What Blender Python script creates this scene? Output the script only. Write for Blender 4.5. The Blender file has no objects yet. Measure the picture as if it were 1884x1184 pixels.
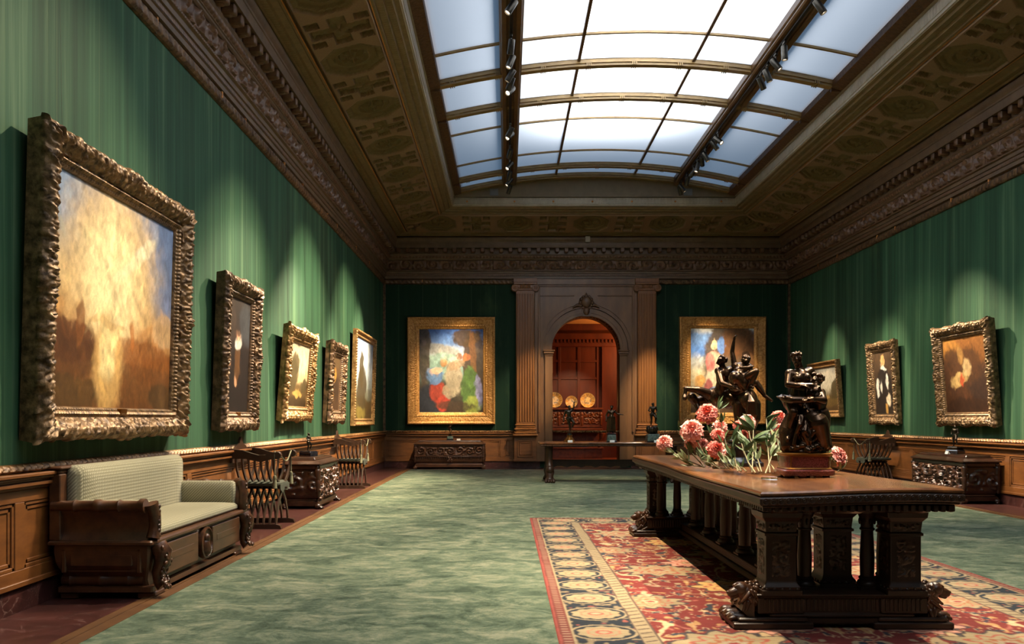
import bpy, math, random
import numpy as np
from mathutils import Vector, Matrix
R = math.radians; PI = math.pi
rnd = random.Random(7)
scene = bpy.context.scene
col = scene.collection
# ------------------------------------------------------------------ geometry constants (metres)
EYE = 1.235; FPX = 1560.0; VPX, VPY = 932.0, 770.5
XL, XR, YB, YF = -3.15, 7.24, 21.67, -5.5
XC = 0.5 * (XL + XR)

def lin(h):
    h = h.lstrip('#'); o = []
    for i in (0, 2, 4):
        c = int(h[i:i + 2], 16) / 255.0
        o.append(c / 12.92 if c <= 0.04045 else ((c + 0.055) / 1.055) ** 2.4)
    return (o[0], o[1], o[2], 1.0)

# ------------------------------------------------------------------ noise on arrays
def h2(ix, iy, s=0.0):
    v = np.sin(ix * 127.1 + iy * 311.7 + s * 74.7) * 43758.5453
    return v - np.floor(v)

def vn(x, y, s=0.0):
    ix, iy = np.floor(x), np.floor(y); fx, fy = x - ix, y - iy
    fx = fx * fx * (3 - 2 * fx); fy = fy * fy * (3 - 2 * fy)
    a = h2(ix, iy, s) * (1 - fx) + h2(ix + 1, iy, s) * fx
    b = h2(ix, iy + 1, s) * (1 - fx) + h2(ix + 1, iy + 1, s) * fx
    return a * (1 - fy) + b * fy

def fbm(x, y, s=0.0, o=4):
    t, a, n = 0, 0.5, 0
    for i in range(o):
        t = t + a * vn(x * 2 ** i, y * 2 ** i, s + i); n += a; a *= 0.55
    return t / n

def sst(a, b, x):
    t = np.clip((x - a) / (b - a), 0, 1); return t * t * (3 - 2 * t)

def scroll(u, v, L, seed=0):
    """carved foliage scrolls along u, height 0..1"""
    k = np.floor(u / L); d = np.where(np.mod(k, 2) < 0.5, 1.0, -1.0)
    a = u - (k + 0.5) * L; b = (v - d * 0.06 * L) * d
    r = np.hypot(a, b * 1.1) / (0.5 * L); th = np.arctan2(b, a)
    sp = 0.5 + 0.5 * np.cos(th + r * 9.0)
    leaf = vn(u / L * 4.5, v / L * 4.5, seed)
    leaf2 = np.abs(np.sin(th * 5 + r * 4)) * 0.5
    f = np.exp(-(r / 0.95) ** 6)
    return np.clip(sp * f * (0.65 + 0.6 * leaf2) + (1 - f) * sst(0.45, 0.7, leaf) * 0.7 + 0.3 * (leaf - 0.5), 0, 1.2)

# ------------------------------------------------------------------ mesh builder
class MB:
    def __init__(s):
        s.V = []; s.F = []; s.n = 0; s.C = []
    def add(s, v, f, c=None):
        v = np.asarray(v, dtype=float).reshape(-1, 3)
        s.V.append(v)
        for q in f: s.F.append(tuple(int(i) + s.n for i in q))
        s.n += len(v)
        if c is not None: s.C.append(np.asarray(c, dtype=float).reshape(-1, 3))
        return s
    def box(s, x0, x1, y0, y1, z0, z1):
        v = [(x, y, z) for z in (z0, z1) for y in (y0, y1) for x in (x0, x1)]
        return s.add(v, [(0, 2, 3, 1), (4, 5, 7, 6), (0, 1, 5, 4), (2, 6, 7, 3), (0, 4, 6, 2), (1, 3, 7, 5)])
    def loft(s, rings, cap=True, closed=True):
        m = len(rings[0]); n = len(rings); f = []
        for i in range(n - 1):
            for j in range(m if closed else m - 1):
                k = (j + 1) % m
                f.append((i * m + j, i * m + k, (i + 1) * m + k, (i + 1) * m + j))
        if cap:
            f.append(tuple(range(m - 1, -1, -1))); f.append(tuple((n - 1) * m + j for j in range(m)))
        return s.add(np.concatenate([np.asarray(r, dtype=float) for r in rings]), f)
    def cbox(s, x0, x1, y0, y1, z0, z1, c=0.008):
        cx, cy, hx, hy = (x0 + x1) / 2, (y0 + y1) / 2, (x1 - x0) / 2, (y1 - y0) / 2
        return s.rloft(cx, cy, [(hx - c, hy - c, z0), (hx, hy, z0 + c), (hx, hy, z1 - c), (hx - c, hy - c, z1)], c, 1)
    def rloft(s, cx, cy, lev, r=0.02, n=2):
        """stack of rounded rectangles: lev = [(hx, hy, z)]"""
        rings = []
        for hx, hy, z in lev:
            q = min(r, hx * 0.98, hy * 0.98); pts = []
            for (sx, sy, a0) in ((1, 1, 0), (-1, 1, 90), (-1, -1, 180), (1, -1, 270)):
                for i in range(n + 1):
                    a = R(a0 + 90 * i / n)
                    pts.append((cx + sx * (hx - q) + q * math.cos(a), cy + sy * (hy - q) + q * math.sin(a), z))
            rings.append(pts)
        return s.loft(rings)
    def lathe(s, prof, c=(0, 0, 0), n=16, axis='z', sx=1.0):
        rings = []
        for r, z in prof:
            pts = []
            for i in range(n):
                a = 2 * PI * i / n; p = (r * math.cos(a) * sx, r * math.sin(a), z)
                if axis == 'x': p = (p[2], p[0], p[1])
                if axis == 'y': p = (p[0], p[2], p[1])
                pts.append((p[0] + c[0], p[1] + c[1], p[2] + c[2]))
            rings.append(pts)
        return s.loft(rings)
    def tube(s, P, rad, n=8, cap=True):
        P = [Vector(p) for p in P]; m = len(P)
        if not hasattr(rad, '__len__'): rad = [rad] * m
        t0 = (P[1] - P[0]).normalized()
        a = t0.orthogonal().normalized(); rings = []
        for i in range(m):
            t = (P[min(i + 1, m - 1)] - P[max(i - 1, 0)])
            t = t.normalized() if t.length > 1e-9 else t0
            a = (a - t * a.dot(t)); a = a.normalized() if a.length > 1e-6 else t.orthogonal().normalized()
            b = t.cross(a)
            rings.append([tuple(P[i] + (a * math.cos(2 * PI * k / n) + b * math.sin(2 * PI * k / n)) * rad[i]) for k in range(n)])
        return s.loft(rings, cap)
    def cap(s, p0, p1, r0, r1, n=0):
        n = n or (10 if max(r0, r1) < 0.022 else 16 if max(r0, r1) < 0.045 else 26)
        p0, p1 = Vector(p0), Vector(p1); d = p1 - p0; L = d.length
        t = d / L if L > 1e-9 else Vector((0, 0, 1)); P, rr = [], []
        for k in (0, 1, 2, 3):
            an = PI / 2 * (1 - k / 3.0) * 0.97; P.append(p0 - t * r0 * math.sin(an)); rr.append(r0 * math.cos(an))
        for k in (0, 1, 2, 3):
            an = PI / 2 * (k / 3.0) * 0.97; P.append(p1 + t * r1 * math.sin(an)); rr.append(r1 * math.cos(an))
        return s.tube(P, rr, n)
    def ell(s, c, r, n=12, m=8, M=None):
        rings = []
        if max(r) > 0.045 and n == 12: n, m = 24, 16
        for i in range(m + 1):
            ph = -PI / 2 * 0.98 + PI * 0.98 * i / m; ring = []
            for j in range(n):
                a = 2 * PI * j / n
                p = Vector((r[0] * math.cos(ph) * math.cos(a), r[1] * math.cos(ph) * math.sin(a), r[2] * math.sin(ph)))
                if M is not None: p = M @ p
                ring.append((p.x + c[0], p.y + c[1], p.z + c[2]))
            rings.append(ring)
        return s.loft(rings)
    def prism(s, poly, d0, d1, axis='y'):
        """polygon of (a, b) extruded along axis: y -> (a, d, b), x -> (d, a, b), z -> (a, b, d)"""
        def P(a, b, d): return (a, d, b) if axis == 'y' else (d, a, b) if axis == 'x' else (a, b, d)
        m = len(poly)
        v = [P(a, b, d0) for a, b in poly] + [P(a, b, d1) for a, b in poly]
        f = [tuple(range(m)), tuple(range(2 * m - 1, m - 1, -1))] + [(i, (i + 1) % m, m + (i + 1) % m, m + i) for i in range(m)]
        return s.add(v, f)
    def band(s, P, w, t, wd):
        """flat bar of width w (along wd) and thickness t following P"""
        P = [Vector(p) for p in P]; wd = Vector(wd).normalized(); rings = []
        for i, p in enumerate(P):
            tg = (P[min(i + 1, len(P) - 1)] - P[max(i - 1, 0)]).normalized()
            nm = tg.cross(wd).normalized(); tt = t[i] if hasattr(t, '__len__') else t
            rings.append([tuple(p + wd * w / 2 * a + nm * tt / 2 * b) for a, b in ((1, 1), (-1, 1), (-1, -1), (1, -1))])
        return s.loft(rings)
    def grid(s, P, c=None):
        n, m = P.shape[:2]
        i, j = np.meshgrid(np.arange(n - 1), np.arange(m - 1), indexing='ij')
        a = (i * m + j).ravel()
        return s.add(P.reshape(-1, 3), np.stack([a, a + 1, a + m + 1, a + m], 1), None if c is None else c.reshape(-1, 3))
    def move(s, M):
        for k, v in enumerate(s.V):
            s.V[k] = np.c_[v, np.ones(len(v))] @ np.array(M).T[:, :3]
        return s
    def build(s, name, mat, parent=None, smooth=40, kind=None, label=None):
        me = bpy.data.meshes.new(name)
        me.from_pydata(np.concatenate(s.V).tolist(), [], s.F)
        if s.C:
            at = me.color_attributes.new('paint', 'FLOAT_COLOR', 'POINT')
            c = np.concatenate(s.C); at.data.foreach_set('color', np.c_[c, np.ones(len(c))].astype(np.float32).ravel())
        o = bpy.data.objects.new(name, me); col.objects.link(o)
        me.materials.append(mat)
        if smooth:
            me.polygons.foreach_set('use_smooth', [True] * len(me.polygons))
            me.set_sharp_from_angle(angle=R(smooth))
        if parent is not None: o.parent = parent
        if kind: o['kind'] = kind
        if label: o['label'] = label
        return o

def thing(name, label, cat, loc=(0, 0, 0), rz=0.0, group=None, rx=0.0):
    o = bpy.data.objects.new(name, None); col.objects.link(o)
    o.empty_display_size = 0.1; o.location = loc; o.rotation_euler = (rx, 0, rz)
    return tag(o, label, cat, group)
def tag(o, label, cat, group=None):
    o['label'] = label; o['category'] = cat
    if group: o['group'] = group
    return o
def dup(root, loc, rz=None, label=None, group=None, scale=None):
    kids = {}
    for o in bpy.data.objects:
        if o.parent is not None: kids.setdefault(o.parent.name, []).append(o)
    r = root.copy(); col.objects.link(r); r.location = loc
    if rz is not None: r.rotation_euler = (root.rotation_euler[0], root.rotation_euler[1], rz)
    if label: r['label'] = label
    if group: r['group'] = group
    if scale: r.scale = (scale,) * 3
    for ch in kids.get(root.name, []):
        c = ch.copy(); col.objects.link(c); c.parent = r
        for g in kids.get(ch.name, []):
            d = g.copy(); col.objects.link(d); d.parent = c
    return r
def struct(mb, name, mat, parent=None, smooth=40):
    return mb.build(name, mat, parent, smooth, 'structure' if parent is None else None)
def ordinal(i): return ['first', 'second', 'third', 'fourth', 'fifth', 'sixth', 'seventh', 'eighth', 'ninth', 'tenth', 'eleventh', 'twelfth', 'thirteenth', 'fourteenth', 'fifteenth'][i]

# ------------------------------------------------------------------ materials
class NT:
    def __init__(s, name):
        s.m = bpy.data.materials.new(name); s.m.use_nodes = True; s.t = s.m.node_tree; s.t.nodes.clear()
        s.out = s.n('ShaderNodeOutputMaterial')
    def n(s, typ, **kw):
        nd = s.t.nodes.new(typ)
        for k, v in kw.items():
            if k.startswith('i_'):
                key = k[2:]; key = int(key) if key.isdigit() else key.replace('_', ' ')
                nd.inputs[key].default_value = v
            else: setattr(nd, k, v)
        return nd
    def l(s, a, b): s.t.links.new(a, b)
    def coords(s, scale=(1, 1, 1), rot=(0, 0, 0)):
        tc = s.n('ShaderNodeTexCoord'); mp = s.n('ShaderNodeMapping')
        mp.inputs['Scale'].default_value = scale; mp.inputs['Rotation'].default_value = rot
        s.l(tc.outputs['Object'], mp.inputs['Vector']); return mp.outputs['Vector']
    def noise(s, vec, scale=1.0, detail=4, rough=0.6, dist=0.0):
        nd = s.n('ShaderNodeTexNoise'); nd.inputs['Scale'].default_value = scale; nd.inputs['Detail'].default_value = detail
        nd.inputs['Roughness'].default_value = rough; nd.inputs['Distortion'].default_value = dist
        s.l(vec, nd.inputs['Vector']); return nd.outputs['Fac']
    def ramp(s, fac, stops):
        r = s.n('ShaderNodeValToRGB'); e = r.color_ramp.elements
        while len(e) < len(stops): e.new(0.5)
        for k, (p, c) in enumerate(stops): e[k].position = p; e[k].color = c
        s.l(fac, r.inputs['Fac']); return r.outputs['Color']
    def math(s, op, a, b=None):
        nd = s.n('ShaderNodeMath', operation=op)
        for i, q in enumerate((a, b)):
            if q is None: continue
            if isinstance(q, (int, float)): nd.inputs[i].default_value = q
            else: s.l(q, nd.inputs[i])
        return nd.outputs[0]
    def mix(s, fac, a, b, mode='MIX'):
        nd = s.n('ShaderNodeMix', data_type='RGBA', blend_type=mode)
        for q, i in ((fac, 0), (a, 6), (b, 7)):
            if isinstance(q, (int, float, tuple)): nd.inputs[i].default_value = q
            else: s.l(q, nd.inputs[i])
        return nd.outputs[2]
    def bsdf(s, rough=0.5, metal=0.0, spec=0.5, sheen=0.0, coat=0.0):
        b = s.n('ShaderNodeBsdfPrincipled'); b.inputs['Roughness'].default_value = rough; b.inputs['Metallic'].default_value = metal
        b.inputs['Specular IOR Level'].default_value = spec; b.inputs['Sheen Weight'].default_value = sheen; b.inputs['Coat Weight'].default_value = coat
        b.inputs['Coat Roughness'].default_value = 0.15
        s.l(b.outputs[0], s.out.inputs['Surface']); s.b = b; return b
    def bump(s, h, strength=0.5, dist=0.01):
        nd = s.n('ShaderNodeBump'); nd.inputs['Strength'].default_value = strength; nd.inputs['Distance'].default_value = dist
        s.l(h, nd.inputs['Height']); s.l(nd.outputs[0], s.b.inputs['Normal'])

def simple(name, c1, c2=None, rough=0.5, metal=0.0, scale=(6, 6, 6), bump=0.0, bscale=60.0, bdist=0.004, spec=0.5, sheen=0.0, coat=0.0, lo=0.35, hi=0.65, carve=0):
    t = NT(name); t.bsdf(rough, metal, spec, sheen, coat)
    v = t.coords(scale); f = t.noise(v, 1.0, 5)
    t.l(t.ramp(f, [(lo, lin(c1)), (hi, lin(c2 or c1))]), t.b.inputs['Base Color'])
    if carve:
        vo = t.n('ShaderNodeTexVoronoi', feature='SMOOTH_F1'); vo.inputs['Scale'].default_value = carve
        t.l(t.coords(), vo.inputs['Vector']); h = t.math('ADD', vo.outputs['Distance'], t.math('MULTIPLY', t.noise(t.coords(), carve * 2, 3), 0.5))
        t.bump(h, bump, bdist)
    elif bump: t.bump(t.noise(t.coords(), bscale, 4), bump, bdist)
    return t.m

def painted(name, rough=0.55, brush=True, bs=90.0, spec=0.3):
    t = NT(name); t.bsdf(rough, 0, spec)
    a = t.n('ShaderNodeVertexColor', layer_name='paint'); c = a.outputs['Color']
    if brush:
        f = t.noise(t.coords(), bs, 4)
        c = t.mix(0.5, c, t.ramp(f, [(0.3, (0.74, 0.72, 0.7, 1)), (0.7, (1, 1, 1, 1))]), 'MULTIPLY')
        t.bump(f, 0.25, 0.003)
    t.l(c, t.b.inputs['Base Color']); return t.m

def wood(name, c1, c2, rough=0.45, grain=(1.2, 14, 14), coat=0.0, bump=0.15, spec=0.5):
    return simple(name, c1, c2, rough, 0, grain, bump, 90, 0.002, spec, 0, coat, 0.3, 0.7)

M = {}
M['dado'] = wood('dado_oak', '#603817', '#7c4c23', 0.45, (4, 4, 14), 0.1)
M['trimwood'] = wood('floor_trim_oak', '#4c311a', '#654426', 0.45, (4, 4, 14), 0.1)
M['cornice'] = wood('cornice_wood', '#56412d', '#70563c', 0.5, (5, 5, 5), 0.05, 0.3)
M['cornice_carved'] = simple('cornice_carved', '#563b26', '#76543a', 0.45, 0, (12, 12, 12), 0.3, 60, 0.004)
M['soffit'] = simple('soffit_plaster', '#74603f', '#866f4c', 0.55, 0, (8, 8, 8), 0.35, 45, 0.006)
M['gilt_and_ledge_light'] = simple('gilt_and_ledge_light', '#c07a38', '#d68d45', 0.45, 0.2, (9, 9, 9))
M['curb'] = simple('curb_painted_wood', '#a2947f', '#b3a590', 0.5, 0, (6, 6, 6), 0.2, 60)
M['jamb'] = simple('jamb_fretted_wood', '#4a2f1a', '#684526', 0.55, 0, (20, 20, 20), 0.8, 30, 0.01, carve=26)
M['tymp'] = simple('tympanum_plaster', '#7d6c58', '#86755f', 0.8)
M['rib'] = wood('rib_gilt_wood', '#86683e', '#b39258', 0.4, (6, 30, 30), 0.1)
M['ribdark'] = wood('rib_dark_wood', '#5c4022', '#735230', 0.45, (4, 4, 20), 0.1)
M['gilt'] = simple('carved_gilt', '#6e4c28', '#b58c58', 0.42, 0.4, (14, 14, 14), 0.5, 70, 0.006)
M['gilt_old'] = simple('aged_gilt', '#43311f', '#967550', 0.42, 0.4, (16, 16, 16), 0.5, 70, 0.006)
M['gilt_dark'] = simple('brown_gilt', '#3d2a1c', '#7d5f42', 0.45, 0.35, (14, 14, 14), 0.5, 70, 0.006)
M['gilt_rail'] = simple('gilt_rail', '#4c3319', '#93693a', 0.45, 0.3, (20, 20, 20), 0.4, 70, 0.004)
M['gilt_flat'] = simple('bright_flat_gilt', '#a06a2c', '#cb9450', 0.42, 0.35, (24, 24, 24), 0.9, 42, 0.008, carve=34)
M['walnut'] = wood('walnut', '#3a2214', '#5a3820', 0.4, (3, 12, 12), 0.15)
M['walnut_carved'] = simple('carved_walnut', '#2c1a10', '#583722', 0.32, 0, (14, 14, 14), 0.4, 50, 0.006)
M['ebony'] = wood('blackened_oak', '#21150e', '#392416', 0.42, (6, 6, 3), 0.05, 0.15, 0.35)
M['ebony_carved'] = simple('carved_black_oak', '#1f130c', '#402a1b', 0.4, 0, (12, 12, 12), 0.6, 40, 0.008, carve=30)
M['chest'] = simple('chest_walnut', '#21140d', '#3e2619', 0.3, 0, (10, 10, 10), 0.4, 50, 0.005)
M['chest_brown'] = simple('chest_brown', '#3c2416', '#583722', 0.34, 0, (10, 10, 10), 0.4, 50, 0.005)
M['tabletop'] = wood('polished_walnut_top', '#3d2313', '#7e4f28', 0.26, (8, 0.9, 5), 0.3, 0.05)
M['bronze'] = simple('dark_bronze', '#32241a', '#55402e', 0.25, 0.8, (9, 9, 9), 0.12, 40, 0.003)
M['bronze_black'] = simple('black_bronze', '#2b2621', '#4a4136', 0.28, 0.85, (9, 9, 9), 0.15, 40, 0.003)
M['marble_red'] = simple('porphyry', '#4a1c18', '#7a3a34', 0.25, 0, (120, 120, 120), coat=0.3)
M['marble_green'] = simple('green_marble', '#3b4a40', '#69766a', 0.25, 0, (30, 30, 30), coat=0.3)
M['marble_black'] = simple('black_marble', '#0f0f11', '#22222a', 0.15, 0, (20, 20, 20), coat=0.5)
M['brass'] = simple('brass', '#8a5c2a', '#b98240', 0.3, 0.9)
M['card'] = simple('white_card', '#d8d4ca', '#e6e2d8', 0.6)
M['slat'] = wood('chair_walnut', '#20130b', '#3e281a', 0.4, (10, 10, 3), 0.15)
M['velvet'] = simple('faded_green_velvet', '#2e3126', '#424436', 0.85, 0, (20, 20, 20))
M['cord'] = simple('tassel_cord', '#57543f', '#777458', 0.8, 0, (40, 40, 40))
M['metal'] = simple('lamp_housing', '#3f3b35', '#57524a', 0.35, 0.8)
M['black'] = simple('black_metal', '#0d0b0a', '#16130f', 0.4, 0.3)
M['stem'] = simple('pale_stem', '#5c5438', '#857a52', 0.6, 0, (30, 30, 30))
M['leaf'] = simple('peony_leaf', '#2c4226', '#66794a', 0.45, 0, (22, 22, 22), lo=0.3, hi=0.8)
M['leaf2'] = simple('pale_peony_leaf', '#5f7048', '#a2aa80', 0.45, 0, (22, 22, 22))
M['plate'] = None
def marble():
    t = NT('dark_red_marble'); t.bsdf(0.28, 0, 0.5, 0, 0.1)
    v = t.coords((1, 1, 1)); f = t.noise(v, 5, 8, 0.7, 0.6); base = t.ramp(f, [(0.3, lin('#2c1916')), (0.6, lin('#4a2a26')), (0.75, lin('#5c3a36'))])
    w = t.noise(t.coords((1, 1.4, 1), (0.3, 0.2, 0.6)), 2.2, 6, 0.55, 1.2)
    vein = t.ramp(t.math('ABSOLUTE', t.math('SUBTRACT', w, 0.5)), [(0.0, (1, 1, 1, 1)), (0.006, (0, 0, 0, 1))])
    sp = t.ramp(t.noise(t.coords(), 26, 3), [(0.69, (0, 0, 0, 1)), (0.73, (0.5, 0.5, 0.5, 1))])
    t.l(t.mix(t.math('MULTIPLY', t.math('MAXIMUM', vein, sp), 0.36), base, lin('#a08078')), t.b.inputs['Base Color']); return t.m
M['marble'] = marble()
def wallmat(name, c1, c2, c3):
    t = NT(name); t.bsdf(0.7, 0, 0.2, 0.0)
    f = t.noise(t.coords((7, 7, 0.14)), 1.0, 6, 0.65)
    base = t.ramp(f, [(0.3, lin(c1)), (0.55, lin(c2)), (0.78, lin(c3))])
    tc = t.n('ShaderNodeTexCoord'); sp = t.n('ShaderNodeSeparateXYZ'); t.l(tc.outputs['Object'], sp.inputs[0])
    u = t.math('DIVIDE', t.math('ADD', sp.outputs[0], sp.outputs[1]), 0.62)
    wn = t.n('ShaderNodeTexWhiteNoise', noise_dimensions='1D'); t.l(t.math('FLOOR', u), wn.inputs['W'])
    base = t.mix(1.0, base, t.ramp(wn.outputs['Value'], [(0, (0.72, 0.74, 0.72, 1)), (1, (1.12, 1.1, 1.1, 1))]), 'MULTIPLY')
    fr = t.math('FRACT', u); line = t.math('LESS_THAN', t.math('ABSOLUTE', t.math('SUBTRACT', fr, 0.5)), 0.012)
    base = t.mix(t.math('MULTIPLY', line, 0.2), base, lin('#5f7450'))
    wear = t.noise(t.coords((1.3, 1.3, 0.5)), 1.0, 5, 0.7)
    base = t.mix(t.math('MULTIPLY', t.ramp(wear, [(0.55, (0, 0, 0, 1)), (0.8, (1, 1, 1, 1))]), 0.22), base, lin('#5f7448'))
    t.l(base, t.b.inputs['Base Color']); t.bump(t.noise(t.coords((120, 120, 30)), 1.0, 3), 0.15, 0.003); return t.m
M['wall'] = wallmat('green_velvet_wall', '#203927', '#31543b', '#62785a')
M['wall_back'] = wallmat('shade_darkened_green_velvet', '#0f2617', '#15301d', '#203c25')  # the same wall velvet, with the far wall's dimness put into its colour
def carpetmat():
    t = NT('green_pile_carpet'); t.bsdf(0.95, 0, 0.1, 0.1)
    f = t.noise(t.coords((1.5, 2.0, 1)), 1.6, 9, 0.72, 0.8); g = t.noise(t.coords((2.6, 3.4, 1)), 2.6, 9, 0.8, 0.6)
    h = t.math('ADD', t.math('MULTIPLY', f, 0.6), t.math('MULTIPLY', g, 0.4))
    t.l(t.ramp(h, [(0.40, lin('#323f30')), (0.49, lin('#4f5c49')), (0.61, lin('#7c7f68'))]), t.b.inputs['Base Color'])
    t.bump(t.noise(t.coords(), 260, 3), 0.5, 0.004); return t.m
M['carpet'] = carpetmat()
def fabricmat():
    t = NT('cream_patterned_upholstery'); t.bsdf(0.85, 0, 0.2, 0.1)
    tc = t.n('ShaderNodeTexCoord'); sp = t.n('ShaderNodeSeparateXYZ'); t.l(tc.outputs['Object'], sp.inputs[0])
    a = t.math('ADD', sp.outputs[1], sp.outputs[2]); k = 2 * PI / 0.05
    p = t.math('MULTIPLY', t.math('SINE', t.math('MULTIPLY', t.math('ADD', sp.outputs[0], a), k)), t.math('SINE', t.math('MULTIPLY', t.math('SUBTRACT', sp.outputs[0], a), k)))
    t.l(t.ramp(p, [(0.25, lin('#7f7a62')), (0.6, lin('#a8a288'))]), t.b.inputs['Base Color'])
    t.bump(p, 0.4, 0.003); return t.m
M['fabric'] = fabricmat()
def panes(): 
    t = NT('frosted_skylight_glass'); tr = t.n('ShaderNodeBsdfTranslucent'); tr.inputs[0].default_value = (0.92, 0.95, 1.0, 1)
    t.l(tr.outputs[0], t.out.inputs['Surface']); return t.m
M['pane'] = panes()
def emit(name, c, s):
    t = NT(name); e = t.n('ShaderNodeEmission'); e.inputs[0].default_value = c; e.inputs[1].default_value = s
    t.l(e.outputs[0], t.out.inputs['Surface']); return t.m
M['wire'] = simple('dark_wire', '#2c3324', '#3a4230', 0.6, 0.2)
M['lens'] = emit('lit_lamp_lens', (1, 0.82, 0.58, 1), 6.0)
def glassmat():
    t = NT('clear_glass'); g = t.n('ShaderNodeBsdfGlass'); g.inputs['Roughness'].default_value = 0.02; g.inputs['IOR'].default_value = 1.35
    t.l(g.outputs[0], t.out.inputs['Surface']); return t.m
M['glass'] = glassmat()
M['rug'] = painted('knotted_wool_rug', 0.95, True, 120, 0.1)
M['coffer'] = painted('recess_shaded_coffers', 0.6, True, 40, 0.3)
M['canvas'] = painted('oil_on_canvas', 0.5, True, 70, 0.35)
M['petal'] = painted('peony_petal', 0.55, False)
M['maiolica'] = painted('painted_maiolica', 0.25, False, spec=0.5)
# ================================================================== THE ROOM
struct(MB().box(XL - 0.3, XR + 0.3, YF - 0.3, YB + 0.6, -0.1, 0.0), 'floor', M['marble'], smooth=0)
CX0, CX1, CY0, CY1 = -2.33, 6.29, -4.6, 20.62
tag(MB().box(CX0, CX1, CY0, CY1, 0.0, 0.012).build('carpet', M['carpet'], smooth=0), 'worn green fitted carpet covering the gallery floor', 'carpet')
t1 = MB()
for a, b, c, d in ((CX0 - 0.16, CX0, CY0 - 0.16, CY1), (CX1, CX1 + 0.16, CY0 - 0.16, CY1)):
    t1.box(a, b, c, d, 0, 0.014); t1.box(a + 0.05, a + 0.075, c, d, 0.014, 0.02)
struct(t1, 'trim_1', M['trimwood'], smooth=0)
WT = 5.2
struct(MB().box(XL - 0.2, XL, YF, YB + 0.2, 0, WT), 'wall_left', M['wall'], smooth=0)
struct(MB().box(XR, XR + 0.2, YF, YB + 0.2, 0, WT), 'wall_right', M['wall'], smooth=0)
struct(MB().box(XL - 0.2, XR + 0.2, YF - 0.2, YF, 0, WT), 'wall_front', M['wall'], smooth=0)
DX, DR, DSP = 2.02, 0.868, 2.99     # doorway centre, half width, springing height
PW = 1.80                           # half width of the whole door surround
wb = MB()
wb.box(XL - 0.2, DX - DR, YB, YB + 0.2, 0, WT); wb.box(DX + DR, XR + 0.2, YB, YB + 0.2, 0, WT)
arc = [(DX + DR * math.cos(R(a)), DSP + DR * math.sin(R(a))) for a in range(0, 181, 6)]
wb.prism([(DX + DR, WT)] + arc + [(DX - DR, WT)], YB, YB + 0.2)
struct(wb, 'wall_back', M['wall_back'], smooth=0)

def SP(side, u, p, z):
    if side == 'left': return np.stack([XL + p, u, z], -1)
    if side == 'right': return np.stack([XR - p, u, z], -1)
    if side == 'back': return np.stack([u, YB - p, z], -1)
    return np.stack([u, YF + p, z], -1)
def urange(side, p):
    return (YF + p, YB - p) if side in ('left', 'right') else (XL + p, XR - p)
def strip(mb, side, prof):
    pr = np.array(prof, float); rows = []
    for t in (0, 1):
        u = np.array([urange(side, p)[t] for p in pr[:, 0]]); rows.append(SP(side, u, pr[:, 0], pr[:, 1]))
    return mb.grid(np.stack(rows))
def relief(mb, side, p0, z0, p1, z1, hf, amp, du, nv, sgn=1, u0=None, cols=None):
    """carved band between (p0,z0) and (p1,z1); hf(u, v in 0..1) -> 0..1"""
    v = np.linspace(0, 1, nv); p = p0 + (p1 - p0) * v; z = z0 + (z1 - z0) * v
    L = math.hypot(p1 - p0, z1 - z0); npz = (-(z1 - z0) / L * -sgn, (p1 - p0) / L * -sgn)
    lo = np.array([urange(side, q)[0] for q in p]); hi = np.array([urange(side, q)[1] for q in p])
    if u0 is not None: lo = np.maximum(lo, u0)
    n = int((hi[0] - lo[0]) / du) + 1; t = np.linspace(0, 1, n)[:, None]
    U = lo[None] + (hi - lo)[None] * t; V = np.broadcast_to(v, U.shape)
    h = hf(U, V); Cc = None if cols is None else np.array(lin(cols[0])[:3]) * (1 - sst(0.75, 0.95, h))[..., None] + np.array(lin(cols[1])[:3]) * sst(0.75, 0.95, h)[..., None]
    h = h * amp
    edge = np.minimum(1, np.minimum(V, 1 - V) * 30); h = h * edge
    return mb.grid(SP(side, U, p[None] + h * npz[0], z[None] + h * npz[1]), Cc)

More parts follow.
